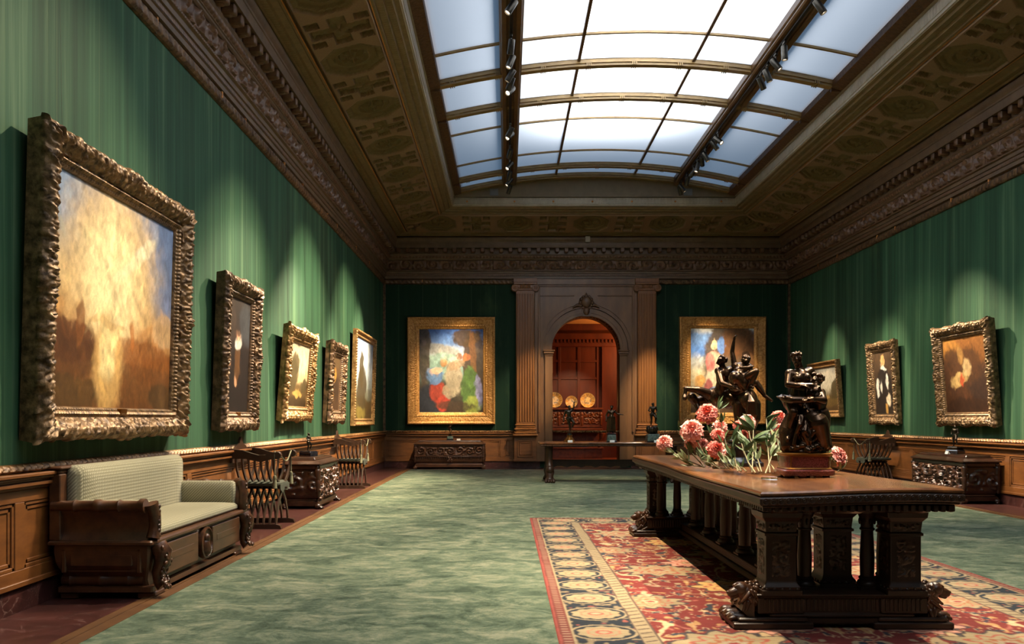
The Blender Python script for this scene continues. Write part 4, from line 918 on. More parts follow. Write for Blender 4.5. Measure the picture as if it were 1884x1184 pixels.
# ---------------- red rug on the carpet
RX0, RX1, RY0, RY1 = 0.285, 3.675, 3.55, 10.44
def rug():
    nx = 500
    X, Y = np.meshgrid(np.linspace(RX0, RX1, nx), np.r_[np.linspace(RY0, 4.45, 40)[:-1], np.linspace(4.45, RY1, 760)], indexing='ij')
    P = lambda h: np.array(lin(h)[:3])
    e = np.minimum(np.minimum(X - RX0, RX1 - X), np.minimum(Y - RY0, RY1 - Y))
    C = np.zeros(X.shape + (3,)); C[:] = P('#742a23')
    def put(m, c): C[m] = P(c)
    # field: palmettes, rosettes and leaves, mirrored about the long axis
    u = np.abs(X - (RX0 + RX1) / 2); v = Y
    wu = u + 0.05 * (fbm(u * 5, v * 5, 1) - 0.5) * 2; wv = v + 0.05 * (fbm(u * 5, v * 5, 9) - 0.5) * 2
    lf = vn(wu * 17, wv * 12, 4); put(lf > 0.80, '#9c8460'); put(lf < 0.15, '#a87a45'); lf2 = vn(wu * 22, wv * 22, 14); put(lf2 > 0.8, '#34383f'); put((lf2 > 0.7) & (lf2 <= 0.74), '#bf9f72'); put(lf2 < 0.1, '#9c5442')
    st_ = np.abs(vn(wu * 4, wv * 4, 21) - 0.5); put(st_ < 0.014, '#b89a6c')
    for cu, cv, ru, rv, cc in [(0.0, 1.0, 0.32, 0.25, '#96805c'), (0.75, 0.2, 0.28, 0.22, '#9c865e'), (0.35, 1.75, 0.24, 0.2, '#bf9550'), (1.02, 1.25, 0.2, 0.17, '#967f58'), (0.45, 0.55, 0.2, 0.15, '#c98a70')]:
        q = np.mod(wv - cv + 1.1, 2.2) - 1.1; a = np.arctan2(q, wu - cu); r = np.hypot((wu - cu) / ru, q / rv) / (1 + 0.16 * np.cos(a * 9))
        put(r < 1, cc); put((r < 0.72) & (r > 0.62), '#a2523c'); put((r < 0.42), '#9c5a34'); put(r < 0.3, '#a08c68'); put(r < 0.14, '#8c3128'); put((r > 1) & (r < 1.12), '#4a3f3c')
    # guard, navy border with medallions, outer bands
    wob = 0.008 * (vn(X * 3, Y * 3, 5) - 0.5); e = e + wob
    put((e < 0.565) & (e > 0.46), '#937f5c'); gz = np.mod(np.where(np.minimum(X - RX0, RX1 - X) < np.minimum(Y - RY0, RY1 - Y), Y, X), 0.09) / 0.09
    put((e < 0.55) & (e > 0.475) & (np.abs(gz - 0.5 - (e - 0.51) * 5) < 0.12), '#5b4a3c'); put(np.abs(e - 0.5625) < 0.007, '#55433a'); put(np.abs(e - 0.463) < 0.007, '#55433a')
    bo = (e <= 0.46) & (e > 0.085); put(bo, '#2b3036')
    side = np.minimum(X - RX0, RX1 - X) < np.minimum(Y - RY0, RY1 - Y)
    s = np.where(side, Y, X); kk = np.mod(s, 0.46) - 0.23; b = e - 0.272
    wv2 = vn(X * 24, Y * 24, 8); put(bo & (wv2 > 0.66), '#857254'); put(bo & (wv2 < 0.14), '#8d4a3c')
    r = np.hypot(kk / 0.135, b / 0.15); a = np.arctan2(b, kk)
    put(bo & (r < 1.36), '#2b3036'); put(bo & (r < 1.32) & (r > 1.2), '#9c8763'); r = r / (1 + 0.06 * np.cos(a * 10)); put(bo & (r < 1.0), '#98845f'); put(bo & (r < 0.66) & (r > 0.58), '#a8674a'); put(bo & (r < 0.34), '#a5523e'); put(bo & (r < 0.2), '#a08c68')
    put((e < 0.097) & (e > 0.085), '#98845f'); put(e <= 0.085, '#6e342b'); put((e < 0.075) & (e > 0.03) & (np.mod(s, 0.055) < 0.022), '#927058'); put(e < 0.02, '#8e4035')
    C[1:-1, 1:-1] = (C[1:-1, 1:-1] * 2 + C[2:, 1:-1] + C[:-2, 1:-1] + C[1:-1, 2:] + C[1:-1, :-2]) / 6
    C = C * 0.84 + C.mean(-1, keepdims=True) * 0.16
    C = C * (0.78 + 0.44 * fbm(X * 9, Y * 60, 31, 3))[..., None]
    g = MB(); Z = 0.0085 + 0.0015 * vn(X * 3, Y * 3, 2); Z[0] = Z[-1] = 0; Z[:, 0] = Z[:, -1] = 0
    g.grid(np.stack([X - (RX0 + RX1) / 2, Y - 7, Z], -1), C); o = g.build('rug', M['rug'], None, 60); o.location = ((RX0 + RX1) / 2, 7, 0.0125)
    return tag(o, 'red oriental rug with navy medallion border under the big table', 'rug')
rug()
# ================================================================== PICTURES
def mixc(C, m, c): return C * (1 - m[..., None]) + np.array(lin(c)[:3]) * m[..., None]
def paint(w, h, stops, blobs, seed, warp=0.06, step=0.011):
    nx, nz = max(24, int(w / step)), max(24, int(h / step))
    X, Z = np.meshgrid(np.linspace(0, 1, nx), np.linspace(0, 1, nz), indexing='ij')
    ax = w / h
    x = X + warp * (fbm(X * 7 * ax, Z * 7, seed) - 0.5) * 2; z = Z + warp * (fbm(X * 7 * ax, Z * 7, seed + 50) - 0.5) * 2
    C = np.zeros(X.shape + (3,)); C[:] = np.array(lin(stops[0][1])[:3])
    for (a, ca), (b, cb_) in zip(stops[:-1], stops[1:]): C = mixc(C, sst(a, b, z), cb_)
    for bl in blobs:
        cx, cz, rx, rz, rot, c, soft = bl[:7]; al = bl[7] if len(bl) > 7 else 1.0
        cr, sr_ = math.cos(R(rot)), math.sin(R(rot)); dx, dz = (x - cx) * ax, z - cz
        p, q = (dx * cr + dz * sr_) / (rx * ax), (-dx * sr_ + dz * cr) / rz
        C = mixc(C, (1 - sst(1 - soft * 0.34, 1 + soft * 0.34, np.hypot(p, q) + 0.385 * (0.3 + min(soft, 0.5)) * (fbm(x * 22 * ax, z * 22, seed + 77, 3) - 0.5))) * al, c)
    r2 = random.Random(seed * 7 + 1)
    for k in range(420):
        i, j = r2.randrange(nx), r2.randrange(nz); L = int(nz * r2.uniform(0.008, 0.045)) + 1; W = max(1, int(L * r2.uniform(0.25, 0.9))); sk = r2.uniform(-0.8, 0.8)
        i0, i1, j0, j1 = max(0, i - 2 * L), min(nx, i + 2 * L), max(0, j - L), min(nz, j + L); c = C[i, j] * r2.choice((0.5, 0.65, 0.8, 1.2, 1.35, 1.5)) * np.array([r2.uniform(0.92, 1.1), 1, r2.uniform(0.88, 1.08)])
        I, J = np.meshgrid(np.arange(i0, i1) - i, np.arange(j0, j1) - j, indexing='ij'); m = 1 - sst(0.6, 1.2, np.hypot((I - sk * J) / W, J / L)); C[i0:i1, j0:j1] = C[i0:i1, j0:j1] * (1 - 0.42 * m[..., None]) + c * 0.42 * m[..., None]
    C = C * (0.72 + 0.56 * fbm((X * ax + Z * 0.6) * 16, (Z - X * ax * 0.5) * 7, seed + 31, 3))[..., None]
    C = C * (0.74 + 0.5 * fbm(X * 60 * ax, Z * 44, seed + 9, 3))[..., None]
    return X, Z, np.clip(C, 0, 1)

def frame_mesh(w, h, m, dep, style, seed):
    """moulded frame, local: x right, z up (0 at the bottom), front towards -y"""
    mb = MB()
    if style == 'carved':
        prof = [(0, 0.0), (0, dep * 0.55), (0.02 * m, dep * 0.72), (0.10 * m, dep * 0.90), (0.2 * m, dep * 1.0), (0.34 * m, dep * 0.99), (0.48 * m, dep * 0.86), (0.60 * m, dep * 0.68), (0.68 * m, dep * 0.60), (0.73 * m, dep * 0.62), (0.78 * m, dep * 0.66), (0.83 * m, dep * 0.60), (0.88 * m, dep * 0.50), (0.92 * m, dep * 0.52), (0.96 * m, dep * 0.50), (m, dep * 0.36)]
    elif style == 'flat':
        prof = [(0, 0.0), (0, dep * 0.85), (0.05 * m, dep), (0.12 * m, dep), (0.15 * m, dep * 0.9), (0.22 * m, dep * 0.9), (0.25 * m, dep * 0.8), (0.62 * m, dep * 0.68), (0.65 * m, dep * 0.78), (0.76 * m, dep * 0.78), (0.80 * m, dep * 0.6), (0.95 * m, dep * 0.5), (m, dep * 0.35)]
    else:
        prof = [(0, 0.0), (0, dep * 0.8), (0.08 * m, dep), (0.25 * m, dep), (0.32 * m, dep * 0.85), (0.55 * m, dep * 0.6), (0.7 * m, dep * 0.62), (0.78 * m, dep * 0.72), (0.88 * m, dep * 0.6), (m, dep * 0.35)]
    pr = np.array(prof)
    seg = np.r_[0, np.cumsum(np.hypot(*np.diff(pr, axis=0).T))]; nn = 34 if style == 'carved' else 16
    tt = np.unique(np.r_[np.linspace(0, seg[-1], nn), seg]); D = np.interp(tt, seg, pr[:, 0]); O = np.interp(tt, seg, pr[:, 1])
    gD, gO = np.gradient(D, tt + np.arange(len(tt)) * 1e-6), np.gradient(O, tt + np.arange(len(tt)) * 1e-6)
    ln = np.hypot(gD, gO) + 1e-9; nD, nO = -gO / ln, gD / ln
    for side in range(4):
        L = w if side in (0, 2) else h
        n = max(8, int(L / 0.0085)); t = np.linspace(0, 1, n)[:, None]
        S = D[None] + (L - 2 * D[None]) * t; s = S - L / 2; fr = D / m
        dc = L / 2 - np.abs(s)
        if style == 'carved':
            hh = scroll(dc + seed * 0.0, (fr[None] - 0.33) * m, min(0.15, m * 0.68), seed) * 0.75 + 0.4 * scroll(dc + 0.03, (fr[None] - 0.2) * m, 0.10, seed + 3)
            mask = np.where((fr > 0.0) & (fr < 0.66), 1.0, 0.0) * np.minimum(1, (O / dep) * 1.6); inner = np.where((fr > 0.7) & (fr < 0.98), 1.0, 0.0)
            boost = 1 + 0.9 * np.exp(-(dc / (m * 0.9)) ** 2) + 0.7 * np.exp(-(s / (m * 0.7)) ** 2)
            amp = 0.115 * m * mask[None] * boost
            H = amp * hh + inner[None] * 0.012 * m / 0.2 * (0.5 + 0.5 * np.sin(dc * 2 * PI / 0.035)) * np.sin(np.clip((fr - 0.7) / 0.28, 0, 1) * PI)[None]
            outw = np.clip(1 - fr * 2.5, 0, 1)[None] * (O / dep)[None] * (0.07 * m * (0.2 + vn(dc * 26, s * 0, seed)) * (0.6 + 0.4 * np.cos(dc * 2 * PI / 0.42)) + 0.10 * m * np.exp(-(dc / (m * 0.6)) ** 2) + 0.13 * m * np.exp(-(s / (m * 0.55)) ** 2))
        elif style == 'flat':
            band = lambda a, b: np.where((fr > a) & (fr < b), 1.0, 0.0)[None]
            H = 0.012 * band(0.28, 0.6) * (scroll(dc, (fr[None] - 0.43) * m, 0.11, seed)) + 0.008 * band(0.64, 0.8) * (0.5 + 0.5 * np.sin(dc * 2 * PI / 0.06)) + 0.007 * band(0.05, 0.2) * (0.5 + 0.5 * np.sin(dc * 2 * PI / 0.05)); outw = np.zeros_like(s)
        else:
            H = np.where((fr > 0.05) & (fr < 0.35), 1.0, 0.0)[None] * 0.014 * (0.5 + 0.5 * np.sin(dc * 2 * PI / 0.055)); outw = np.zeros_like(s)
        d2 = D[None] + H * nD[None] * 0.6 - outw; o2 = O[None] + H * nO[None]
        S = d2 + (L - 2 * d2) * t
        if side == 0: P = np.stack([S - w / 2, -o2, h - d2], -1)
        elif side == 2: P = np.stack([S - w / 2, -o2, d2], -1)
        elif side == 1: P = np.stack([w / 2 - d2, -o2, S], -1)
        else: P = np.stack([-w / 2 + d2, -o2, S], -1)
        mb.grid(P)
    return mb

def picture(label, side, u, z, w, h, m, dep, tilt, style, mat, art, seed, gap=0.03, plaque=False, wire=True):
    if side == 'left': loc, rz = (XL + gap, u, z), R(90)
    elif side == 'right': loc, rz = (XR - gap, u, z), R(-90)
    else: loc, rz = (u, YB - gap, z), 0
    t = thing('framed_painting', label, 'painting', loc, rz, None, tilt)
    fo = frame_mesh(w, h, m, dep, style, seed).build('frame', mat, t, 55)
    bx = MB(); bx.box(-w / 2 + 0.01, w / 2 - 0.01, -dep * 0.3, -0.002, 0.01, h - 0.01); bx.build('backing_board', M['walnut'], t, 0)
    iw, ih = w - 2 * m + 0.02, h - 2 * m + 0.02
    X, Z, C = paint(iw, ih, art[0], art[1], seed, *(art[2:] or ()))
    g = MB(); g.grid(np.stack([(X - 0.5) * iw, np.full_like(X, -dep * 0.36), m - 0.01 + Z * ih], -1), C); g.build('canvas', M['canvas'], t, 60)
    if plaque: MB().cbox(-0.055, 0.055, -dep * 0.70, -dep * 0.5, m * 0.74, m * 0.98, 0.004).build('plaque', M['brass'], fo)
    if wire:
        zt = (4.79 - z); ct, stn = math.cos(tilt), math.sin(tilt)
        for sx in (-1, 1):
            wr = MB()
            x = sx * w * 0.33
            wr.tube([(x, -0.004, h - 0.03), (x, zt * stn * 1.0 + 0.018 - 0.05, zt / ct - 0.02)], 0.0012, 4)
            wr.build('hanging_wire', M['wire'], t, 30); wr = MB()
            wr.cbox(x - 0.012, x + 0.012, zt * stn - 0.055, zt * stn - 0.02, zt / ct - 0.07, zt / ct + 0.0, 0.004)
            wr.build('rail_hook', M['gilt_and_ledge_light'], t, 30)
    return t

A1 = ([(0.0, '#6b421f'), (0.16, '#8a5a2a'), (0.34, '#a4682f'), (0.44, '#c39355'), (0.56, '#cfae78'), (0.78, '#a3a09a'), (1.0, '#7385a0')],
      [(0.95, 0.80, 0.24, 0.34, 10, '#62769c', 0.8, 0.9), (0.02, 0.93, 0.2, 0.16, 0, '#7d90a8', 0.8, 0.9), (0.46, 0.66, 0.36, 0.42, 0, '#dcb982', 1.2, 0.9), (0.42, 0.6, 0.2, 0.3, 0, '#f0d8a0', 1.3, 0.95), (0.72, 0.82, 0.12, 0.035, 20, '#e8d9b8', 0.7, 0.7), (0.62, 0.74, 0.2, 0.03, 30, '#efdcae', 0.7, 0.6),
       (0.86, 0.36, 0.22, 0.09, 4, '#c08a52', 0.5, 0.85), (0.93, 0.42, 0.12, 0.09, 0, '#cfa878', 0.4, 0.8), (0.1, 0.30, 0.24, 0.10, -6, '#5b3216', 0.35, 0.9), (0.08, 0.22, 0.26, 0.10, 0, '#4f2f17', 0.5, 0.8), (0.85, 0.22, 0.36, 0.11, -10, '#8a4f20', 0.4, 0.8), (0.7, 0.14, 0.4, 0.08, 0, '#6e4420', 0.6, 0.8), (0.15, 0.07, 0.3, 0.07, 0, '#4a3519', 0.6, 0.8),
       (0.42, 0.2, 0.11, 0.24, 0, '#c99e5e', 0.9, 0.9), (0.41, 0.28, 0.06, 0.14, 0, '#e6cd90', 1.1, 0.9), (0.40, 0.4, 0.16, 0.02, 0, '#c9a36a', 0.6, 0.7), (0.9, 0.07, 0.12, 0.08, 0, '#46341a', 0.5, 0.7), (0.62, 0.36, 0.02, 0.09, 2, '#a8642c', 0.5, 0.75), (0.20, 0.38, 0.022, 0.11, 0, '#7c4a22', 0.4, 0.75)], 0.03)
A2 = ([(0.0, '#1c1411'), (0.5, '#221815'), (1.0, '#2e2622')],
      [(0.2, 0.8, 0.18, 0.4, 0, '#3c2f26', 0.6, 0.7), (0.85, 0.78, 0.3, 0.2, 0, '#3a3c40', 0.7, 0.8), (0.5, 0.3, 0.5, 0.34, 0, '#181110', 0.5, 0.9), (0.5, 0.42, 0.12, 0.2, 0, '#5a3a1c', 0.5, 0.7), (0.52, 0.62, 0.14, 0.075, 0, '#c9c2b6', 0.35, 0.95), (0.52, 0.695, 0.075, 0.06, 0, '#c08e6c', 0.3, 0.95), (0.5, 0.74, 0.10, 0.045, 0, '#2a211c', 0.3, 0.8), (0.45, 0.25, 0.045, 0.045, 30, '#b98a68', 0.4, 0.9), (0.18, 0.42, 0.05, 0.04, 30, '#a87c5c', 0.4, 0.8)])
A3 = ([(0.0, '#3b2c18'), (0.3, '#5a4526'), (0.45, '#b79f76'), (1.0, '#a8957a')],
      [(0.5, 0.72, 0.5, 0.2, 0, '#c7b490', 0.7, 0.8), (0.22, 0.5, 0.3, 0.28, 0, '#3f351d', 0.35, 0.95), (0.35, 0.68, 0.2, 0.14, 0, '#4a3f24', 0.4, 0.9), (0.85, 0.34, 0.2, 0.10, 0, '#453a20', 0.4, 0.9), (0.55, 0.2, 0.22, 0.05, 0, '#b38f4c', 0.6, 0.8), (0.5, 0.06, 0.7, 0.08, 0, '#33240f', 0.6, 0.8)])
A4 = ([(0.0, '#3a2717'), (1.0, '#4a3620')], [(0.5, 0.66, 0.16, 0.12, 0, '#b07c34', 0.7, 0.8), (0.3, 0.28, 0.16, 0.08, 0, '#a8742f', 0.7, 0.7), (0.7, 0.4, 0.3, 0.2, 0, '#2a1c10', 0.6, 0.8), (0.5, 0.9, 0.5, 0.12, 0, '#564228', 0.7, 0.7)])
A5 = ([(0.0, '#4a3c20'), (0.25, '#564a2c'), (0.36, '#8f968f'), (0.65, '#a9b2ba'), (1.0, '#7488ae')],
      [(0.4, 0.72, 0.5, 0.16, 20, '#c6c7c4', 0.8, 0.8), (0.42, 0.36, 0.27, 0.30, 0, '#3e331d', 0.3, 0.95), (0.36, 0.62, 0.12, 0.22, 0, '#41361f', 0.3, 0.95), (0.85, 0.3, 0.25, 0.08, 0, '#6a6a58', 0.5, 0.8), (0.4, 0.07, 0.3, 0.07, 0, '#77682f', 0.6, 0.8), (0.8, 0.12, 0.2, 0.1, 0, '#4a3a1e', 0.5, 0.8)])
A6 = ([(0.0, '#3c2a14'), (0.3, '#4d3d20'), (0.5, '#a59a84'), (1.0, '#8e8a80')],
      [(0.55, 0.72, 0.4, 0.2, 0, '#b9b09c', 0.7, 0.85), (0.12, 0.55, 0.2, 0.32, 0, '#3c3218', 0.4, 0.95), (0.9, 0.45, 0.2, 0.25, 0, '#3f3419', 0.4, 0.95), (0.5, 0.2, 0.5, 0.1, 0, '#5f4a26', 0.6, 0.8), (0.55, 0.3, 0.1, 0.06, 0, '#a8844a', 0.6, 0.7)])
A7 = ([(0.0, '#251c15'), (0.5, '#3a2c20'), (1.0, '#4e3b2a')],
      [(0.5, 0.36, 0.42, 0.4, 0, '#1d1815', 0.3, 0.95), (0.5, 0.55, 0.3, 0.2, 0, '#211b18', 0.35, 0.9), (0.48, 0.84, 0.11, 0.085, 0, '#c49a64', 0.3, 0.95), (0.5, 0.73, 0.17, 0.028, 0, '#d6d0c4', 0.3, 0.95), (0.18, 0.42, 0.08, 0.16, 0, '#d2ccc0', 0.35, 0.9), (0.66, 0.52, 0.07, 0.12, 0, '#cfc8bb', 0.35, 0.9), (0.7, 0.24, 0.12, 0.11, 10, '#c9b79c', 0.35, 0.9), (0.6, 0.1, 0.06, 0.08, 10, '#b08544', 0.4, 0.9), (0.38, 0.44, 0.05, 0.08, 0, '#c9c2b4', 0.4, 0.8)])
A8 = ([(0.0, '#3a2011'), (0.25, '#452917'), (0.6, '#6e4522'), (1.0, '#8f5a2a')],
      [(0.15, 0.85, 0.3, 0.14, 0, '#b27a38', 0.7, 0.8), (0.85, 0.4, 0.36, 0.24, 0, '#33221a', 0.5, 0.9), (0.22, 0.55, 0.25, 0.3, 0, '#43291a', 0.5, 0.9), (0.5, 0.6, 0.36, 0.24, 0, '#4a2e1a', 0.5, 0.85), (0.36, 0.44, 0.2, 0.09, 10, '#b3935c', 0.5, 0.8), (0.55, 0.58, 0.10, 0.11, -20, '#bfa070', 0.5, 0.75), (0.42, 0.74, 0.08, 0.12, 0, '#a87c44', 0.5, 0.75), (0.43, 0.42, 0.035, 0.09, 0, '#a33a22', 0.4, 0.85), (0.5, 0.1, 0.6, 0.1, 0, '#2e1a0e', 0.6, 0.8)])
A9 = ([(0.0, '#2c2118'), (0.3, '#3a3224'), (0.52, '#7f9a8c'), (0.7, '#b9bfc0'), (0.85, '#5f7fb4'), (1.0, '#3f62a4')],
      [(0.35, 0.74, 0.3, 0.07, -14, '#8f8b82', 0.6, 0.9), (0.3, 0.62, 0.34, 0.08, 0, '#7d9a86', 0.6, 0.8), (0.07, 0.72, 0.10, 0.4, 0, '#4a3d30', 0.3, 0.95), (0.86, 0.6, 0.18, 0.42, 0, '#3e2a17', 0.4, 0.95), (0.72, 0.90, 0.22, 0.10, 0, '#4b361c', 0.35, 0.95), (0.84, 0.7, 0.05, 0.3, 4, '#7a4f26', 0.5, 0.7), (0.2, 0.14, 0.24, 0.2, 0, '#25262c', 0.4, 0.95), (0.32, 0.22, 0.2, 0.12, -50, '#8c3422', 0.35, 0.95), (0.36, 0.10, 0.10, 0.10, 0, '#a83a26', 0.4, 0.9), (0.24, 0.44, 0.14, 0.11, 20, '#5b7699', 0.35, 0.95), (0.26, 0.5, 0.10, 0.045, 10, '#cfa886', 0.4, 0.95), (0.37, 0.59, 0.06, 0.045, 0, '#a8743f', 0.4, 0.9), (0.54, 0.42, 0.13, 0.2, 12, '#96876e', 0.35, 0.95), (0.56, 0.56, 0.15, 0.05, 18, '#947a5c', 0.4, 0.9), (0.62, 0.66, 0.05, 0.04, 0, '#8a5a3a', 0.4, 0.9), (0.48, 0.26, 0.11, 0.10, -30, '#8e8068', 0.35, 0.9), (0.78, 0.32, 0.13, 0.22, -8, '#47602a', 0.35, 0.95), (0.74, 0.66, 0.07, 0.05, 0, '#9a5c34', 0.4, 0.9), (0.82, 0.10, 0.14, 0.10, 40, '#8c9440', 0.4, 0.8), (0.92, 0.27, 0.05, 0.18, 6, '#7d7896', 0.4, 0.9), (0.55, 0.08, 0.3, 0.06, 0, '#3a2b1c', 0.5, 0.8)], 0.03)
A10 = ([(0.0, '#55412a'), (0.2, '#6b543a'), (0.45, '#b3a482'), (0.62, '#a5a6a2'), (0.72, '#4f74b0'), (0.92, '#6a8abb'), (1.0, '#c8c4b8')],
       [(0.62, 0.55, 0.42, 0.62, 0, '#4a3c2c', 0.25, 0.97), (0.75, 0.83, 0.3, 0.2, 0, '#6b4524', 0.5, 0.9), (0.47, 0.8, 0.05, 0.1, 0, '#5d7fb8', 0.35, 0.9), (0.4, 0.32, 0.17, 0.26, 4, '#b6a88c', 0.35, 0.95), (0.36, 0.62, 0.12, 0.12, 0, '#cf9a80', 0.35, 0.95), (0.30, 0.60, 0.08, 0.12, 0, '#b9605c', 0.45, 0.8), (0.37, 0.80, 0.05, 0.05, 0, '#d6b98e', 0.35, 0.9), (0.46, 0.22, 0.13, 0.2, -12, '#a3926e', 0.4, 0.85), (0.28, 0.28, 0.06, 0.12, 0, '#7c3034', 0.4, 0.9), (0.9, 0.52, 0.12, 0.18, 0, '#b0794a', 0.4, 0.9), (0.87, 0.68, 0.06, 0.05, 0, '#3a2616', 0.4, 0.9), (0.14, 0.36, 0.08, 0.08, 0, '#a8742f', 0.5, 0.8), (0.5, 0.04, 0.6, 0.05, 0, '#4a3420', 0.5, 0.8)], 0.03)
picture('very large gilt-framed painting of golden light over water above the settee', 'left', 6.69, 1.10, 2.47, 2.07, 0.225, 0.165, R(1.6), 'carved', M['gilt_old'], A1, 3, 0.012, True)
picture('tall framed dark portrait with a pale ruff, next along from the very large golden painting', 'left', 9.63, 1.12, 1.25, 1.68, 0.20, 0.14, R(2.0), 'carved', M['gilt_dark'], A2, 5, 0.012, True)
picture('gilt-framed tree landscape, third from the near end of the left wall', 'left', 12.34, 1.225, 1.62, 1.31, 0.20, 0.12, R(4.6), 'carved', M['gilt'], A3, 7, 0.012)
picture('small dark brown painting in heavy brown frame, between two landscapes on the left wall', 'left', 15.07, 1.18, 1.26, 1.39, 0.22, 0.14, R(2.6), 'carved', M['gilt_dark'], A4, 9, 0.012)
picture('plain-framed landscape with a dark peak at the far end of the left wall', 'left', 18.28, 1.10, 2.53, 1.96, 0.15, 0.09, R(1.7), 'plain', M['gilt'], A5, 11, 0.012)
picture('flat gilt-framed colourful figure painting left of the arched doorway', 'back', -1.41, 1.10, 2.24, 2.73, 0.31, 0.13, R(0.3), 'flat', M['gilt_flat'], A9, 13, 0.004)
picture('flat gilt-framed figure painting right of the arched doorway behind the bronzes', 'back', 5.50, 1.10, 2.2, 2.74, 0.30, 0.13, R(0.3), 'flat', M['gilt_flat'], A10, 15, 0.004)
picture('small framed brown landscape nearest the far corner of the right wall', 'right', 19.0, 1.28, 1.72, 1.25, 0.15, 0.10, R(4.4), 'plain', M['gilt'], A6, 17, 0.012)
picture('narrow framed dark portrait with white cuffs in the middle of the right wall', 'right', 16.06, 1.15, 1.15, 1.54, 0.18, 0.11, R(3.0), 'carved', M['gilt_old'], A7, 19, 0.012)
picture('brown-toned gilt-framed painting above the carved chest on the right wall', 'right', 13.17, 1.145, 1.62, 1.57, 0.20, 0.13, R(4.2), 'carved', M['gilt_old'], A8, 21, 0.012)
# ================================================================== BRONZES
def V3(*a): return Vector(a)
def hand(mb, w, d, s, side):
    """palm, four fingers and a thumb; w wrist, d direction, s hand length"""
    d = Vector(d).normalized(); a = d.cross(Vector((0, 0, 1))); a = a.normalized() if a.length > 0.1 else Vector((1, 0, 0)); b = d.cross(a)
    w = Vector(w); pm = w + d * s * 0.42
    mb.cap(w, pm, s * 0.17, s * 0.2, 8)
    for k, (o, l) in enumerate(((-0.24, 0.42), (-0.08, 0.5), (0.08, 0.46), (0.22, 0.36))):
        p0 = pm + a * o * s; p1 = p0 + d * l * s * 0.55 + b * s * 0.05; p2 = p1 + d * l * s * 0.4 + b * s * 0.16
        mb.cap(p0, p1, s * 0.085, s * 0.08, 6); mb.cap(p1, p2, s * 0.08, s * 0.065, 6)
    t0 = w + d * s * 0.16 - a * s * 0.2 * side; t1 = t0 + d * s * 0.2 - a * s * 0.2 * side; mb.cap(t0, t1, s * 0.1, s * 0.075, 6)
def head(mb, c, H, f, hair=1.0, tilt=(0, 0, 1), bun=False):
    c, f, up = Vector(c), Vector(f).normalized(), Vector(tilt).normalized(); rt = f.cross(up).normalized(); up = rt.cross(f)
    Mx = Matrix((rt, f, up)).transposed(); q = lambda a, b, cc: c + rt * a * H + f * b * H + up * cc * H
    mb.ell(c, (0.046 * H, 0.057 * H, 0.066 * H), 14, 10, Mx)
    mb.cap(q(0, 0.038, -0.045), q(0, 0.046, -0.056), 0.022 * H, 0.016 * H, 8)
    mb.cap(q(0, 0.054, 0.012), q(0, 0.066, -0.012), 0.006 * H, 0.010 * H, 7)
    mb.cap(q(-0.026, 0.048, 0.018), q(0.026, 0.048, 0.018), 0.010 * H, 0.010 * H, 7)
    mb.cap(q(-0.013, 0.053, -0.03), q(0.013, 0.053, -0.03), 0.006 * H, 0.006 * H, 6)
    for s in (-1, 1): mb.ell(q(s * 0.046, -0.004, -0.004), (0.008 * H, 0.012 * H, 0.018 * H), 7, 5, Mx)
    if hair:
        mb.ell(q(0, -0.014, 0.018), (0.053 * H, 0.058 * H, 0.06 * H), 12, 8, Mx)
        rr = random.Random(int(c.x * 1000) + 5)
        for k in range(int(30 * hair)):
            a, b = rr.uniform(0, 2 * PI), rr.uniform(0.0, 1.1)
            dx, dz = math.cos(a) * math.cos(b - 0.2), math.sin(b); dy = math.sin(a) * math.cos(b - 0.2)
            if dy > 0.55 and dz < 0.55: continue
            mb.ell(q(dx * 0.056, dy * 0.06 - 0.012, dz * 0.064 + 0.02), (0.0145 * H, 0.0145 * H, 0.0145 * H), 7, 5)
    if bun: mb.ell(q(0, -0.075, 0.03), (0.03 * H, 0.03 * H, 0.03 * H), 9, 7)
def human(mb, H, J, f=(0, -1, 0), hair=1.0, female=False, bun=False, k=1.0, tilt=None):
    r = lambda x: x * H * k
    P, C, N = V3(*J['pelvis']), V3(*J['chest']), V3(*J['neck'])
    mb.cap(P, P.lerp(C, 0.5), r(0.078 if female else 0.072), r(0.062)); mb.cap(P.lerp(C, 0.45), C, r(0.062), r(0.082)); mb.cap(C, N, r(0.07), r(0.035))
    mb.cap(N, V3(*J['head']), r(0.033), r(0.032))
    hd = V3(*J['head']); up = Vector(tilt) if tilt else (hd - N); head(mb, hd, H, J.get('face', f), hair, up, bun)
    ff = Vector(f).normalized()
    for s, q in ((1, 'L'), (-1, 'R')):
        S, E, W = V3(*J['sh' + q]), V3(*J['el' + q]), V3(*J['ha' + q])
        mb.cap(C, S, r(0.065), r(0.042)); mb.cap(S, E, r(0.037), r(0.028)); mb.cap(E, W, r(0.029), r(0.019)); hand(mb, W, W - E, r(0.09), s)
        if female: mb.ell(C + (S - C) * 0.42 + ff * r(0.062) + Vector((0, 0, -r(0.02))), (r(0.036),) * 3, 10, 8)
        elif hair: mb.ell(C + (S - C) * 0.45 + ff * r(0.045), (r(0.045), r(0.03), r(0.04)), 10, 8)
        if 'kn' + q not in J: continue
        h = P + (S - C) * 0.55; h.z = P.z - r(0.02); K, A = V3(*J['kn' + q]), V3(*J['an' + q]); T = V3(*J['to' + q])
        mb.cap(h, K, r(0.062), r(0.04)); mb.cap(h, P, r(0.07), r(0.075)); mb.cap(K, K.lerp(A, 0.35), r(0.038), r(0.04)); mb.cap(K.lerp(A, 0.35), A, r(0.04), r(0.022)); mb.cap(A, T, r(0.024), r(0.017))
        mb.ell(A - (T - A).normalized() * r(0.015), (r(0.024),) * 3, 8, 6)
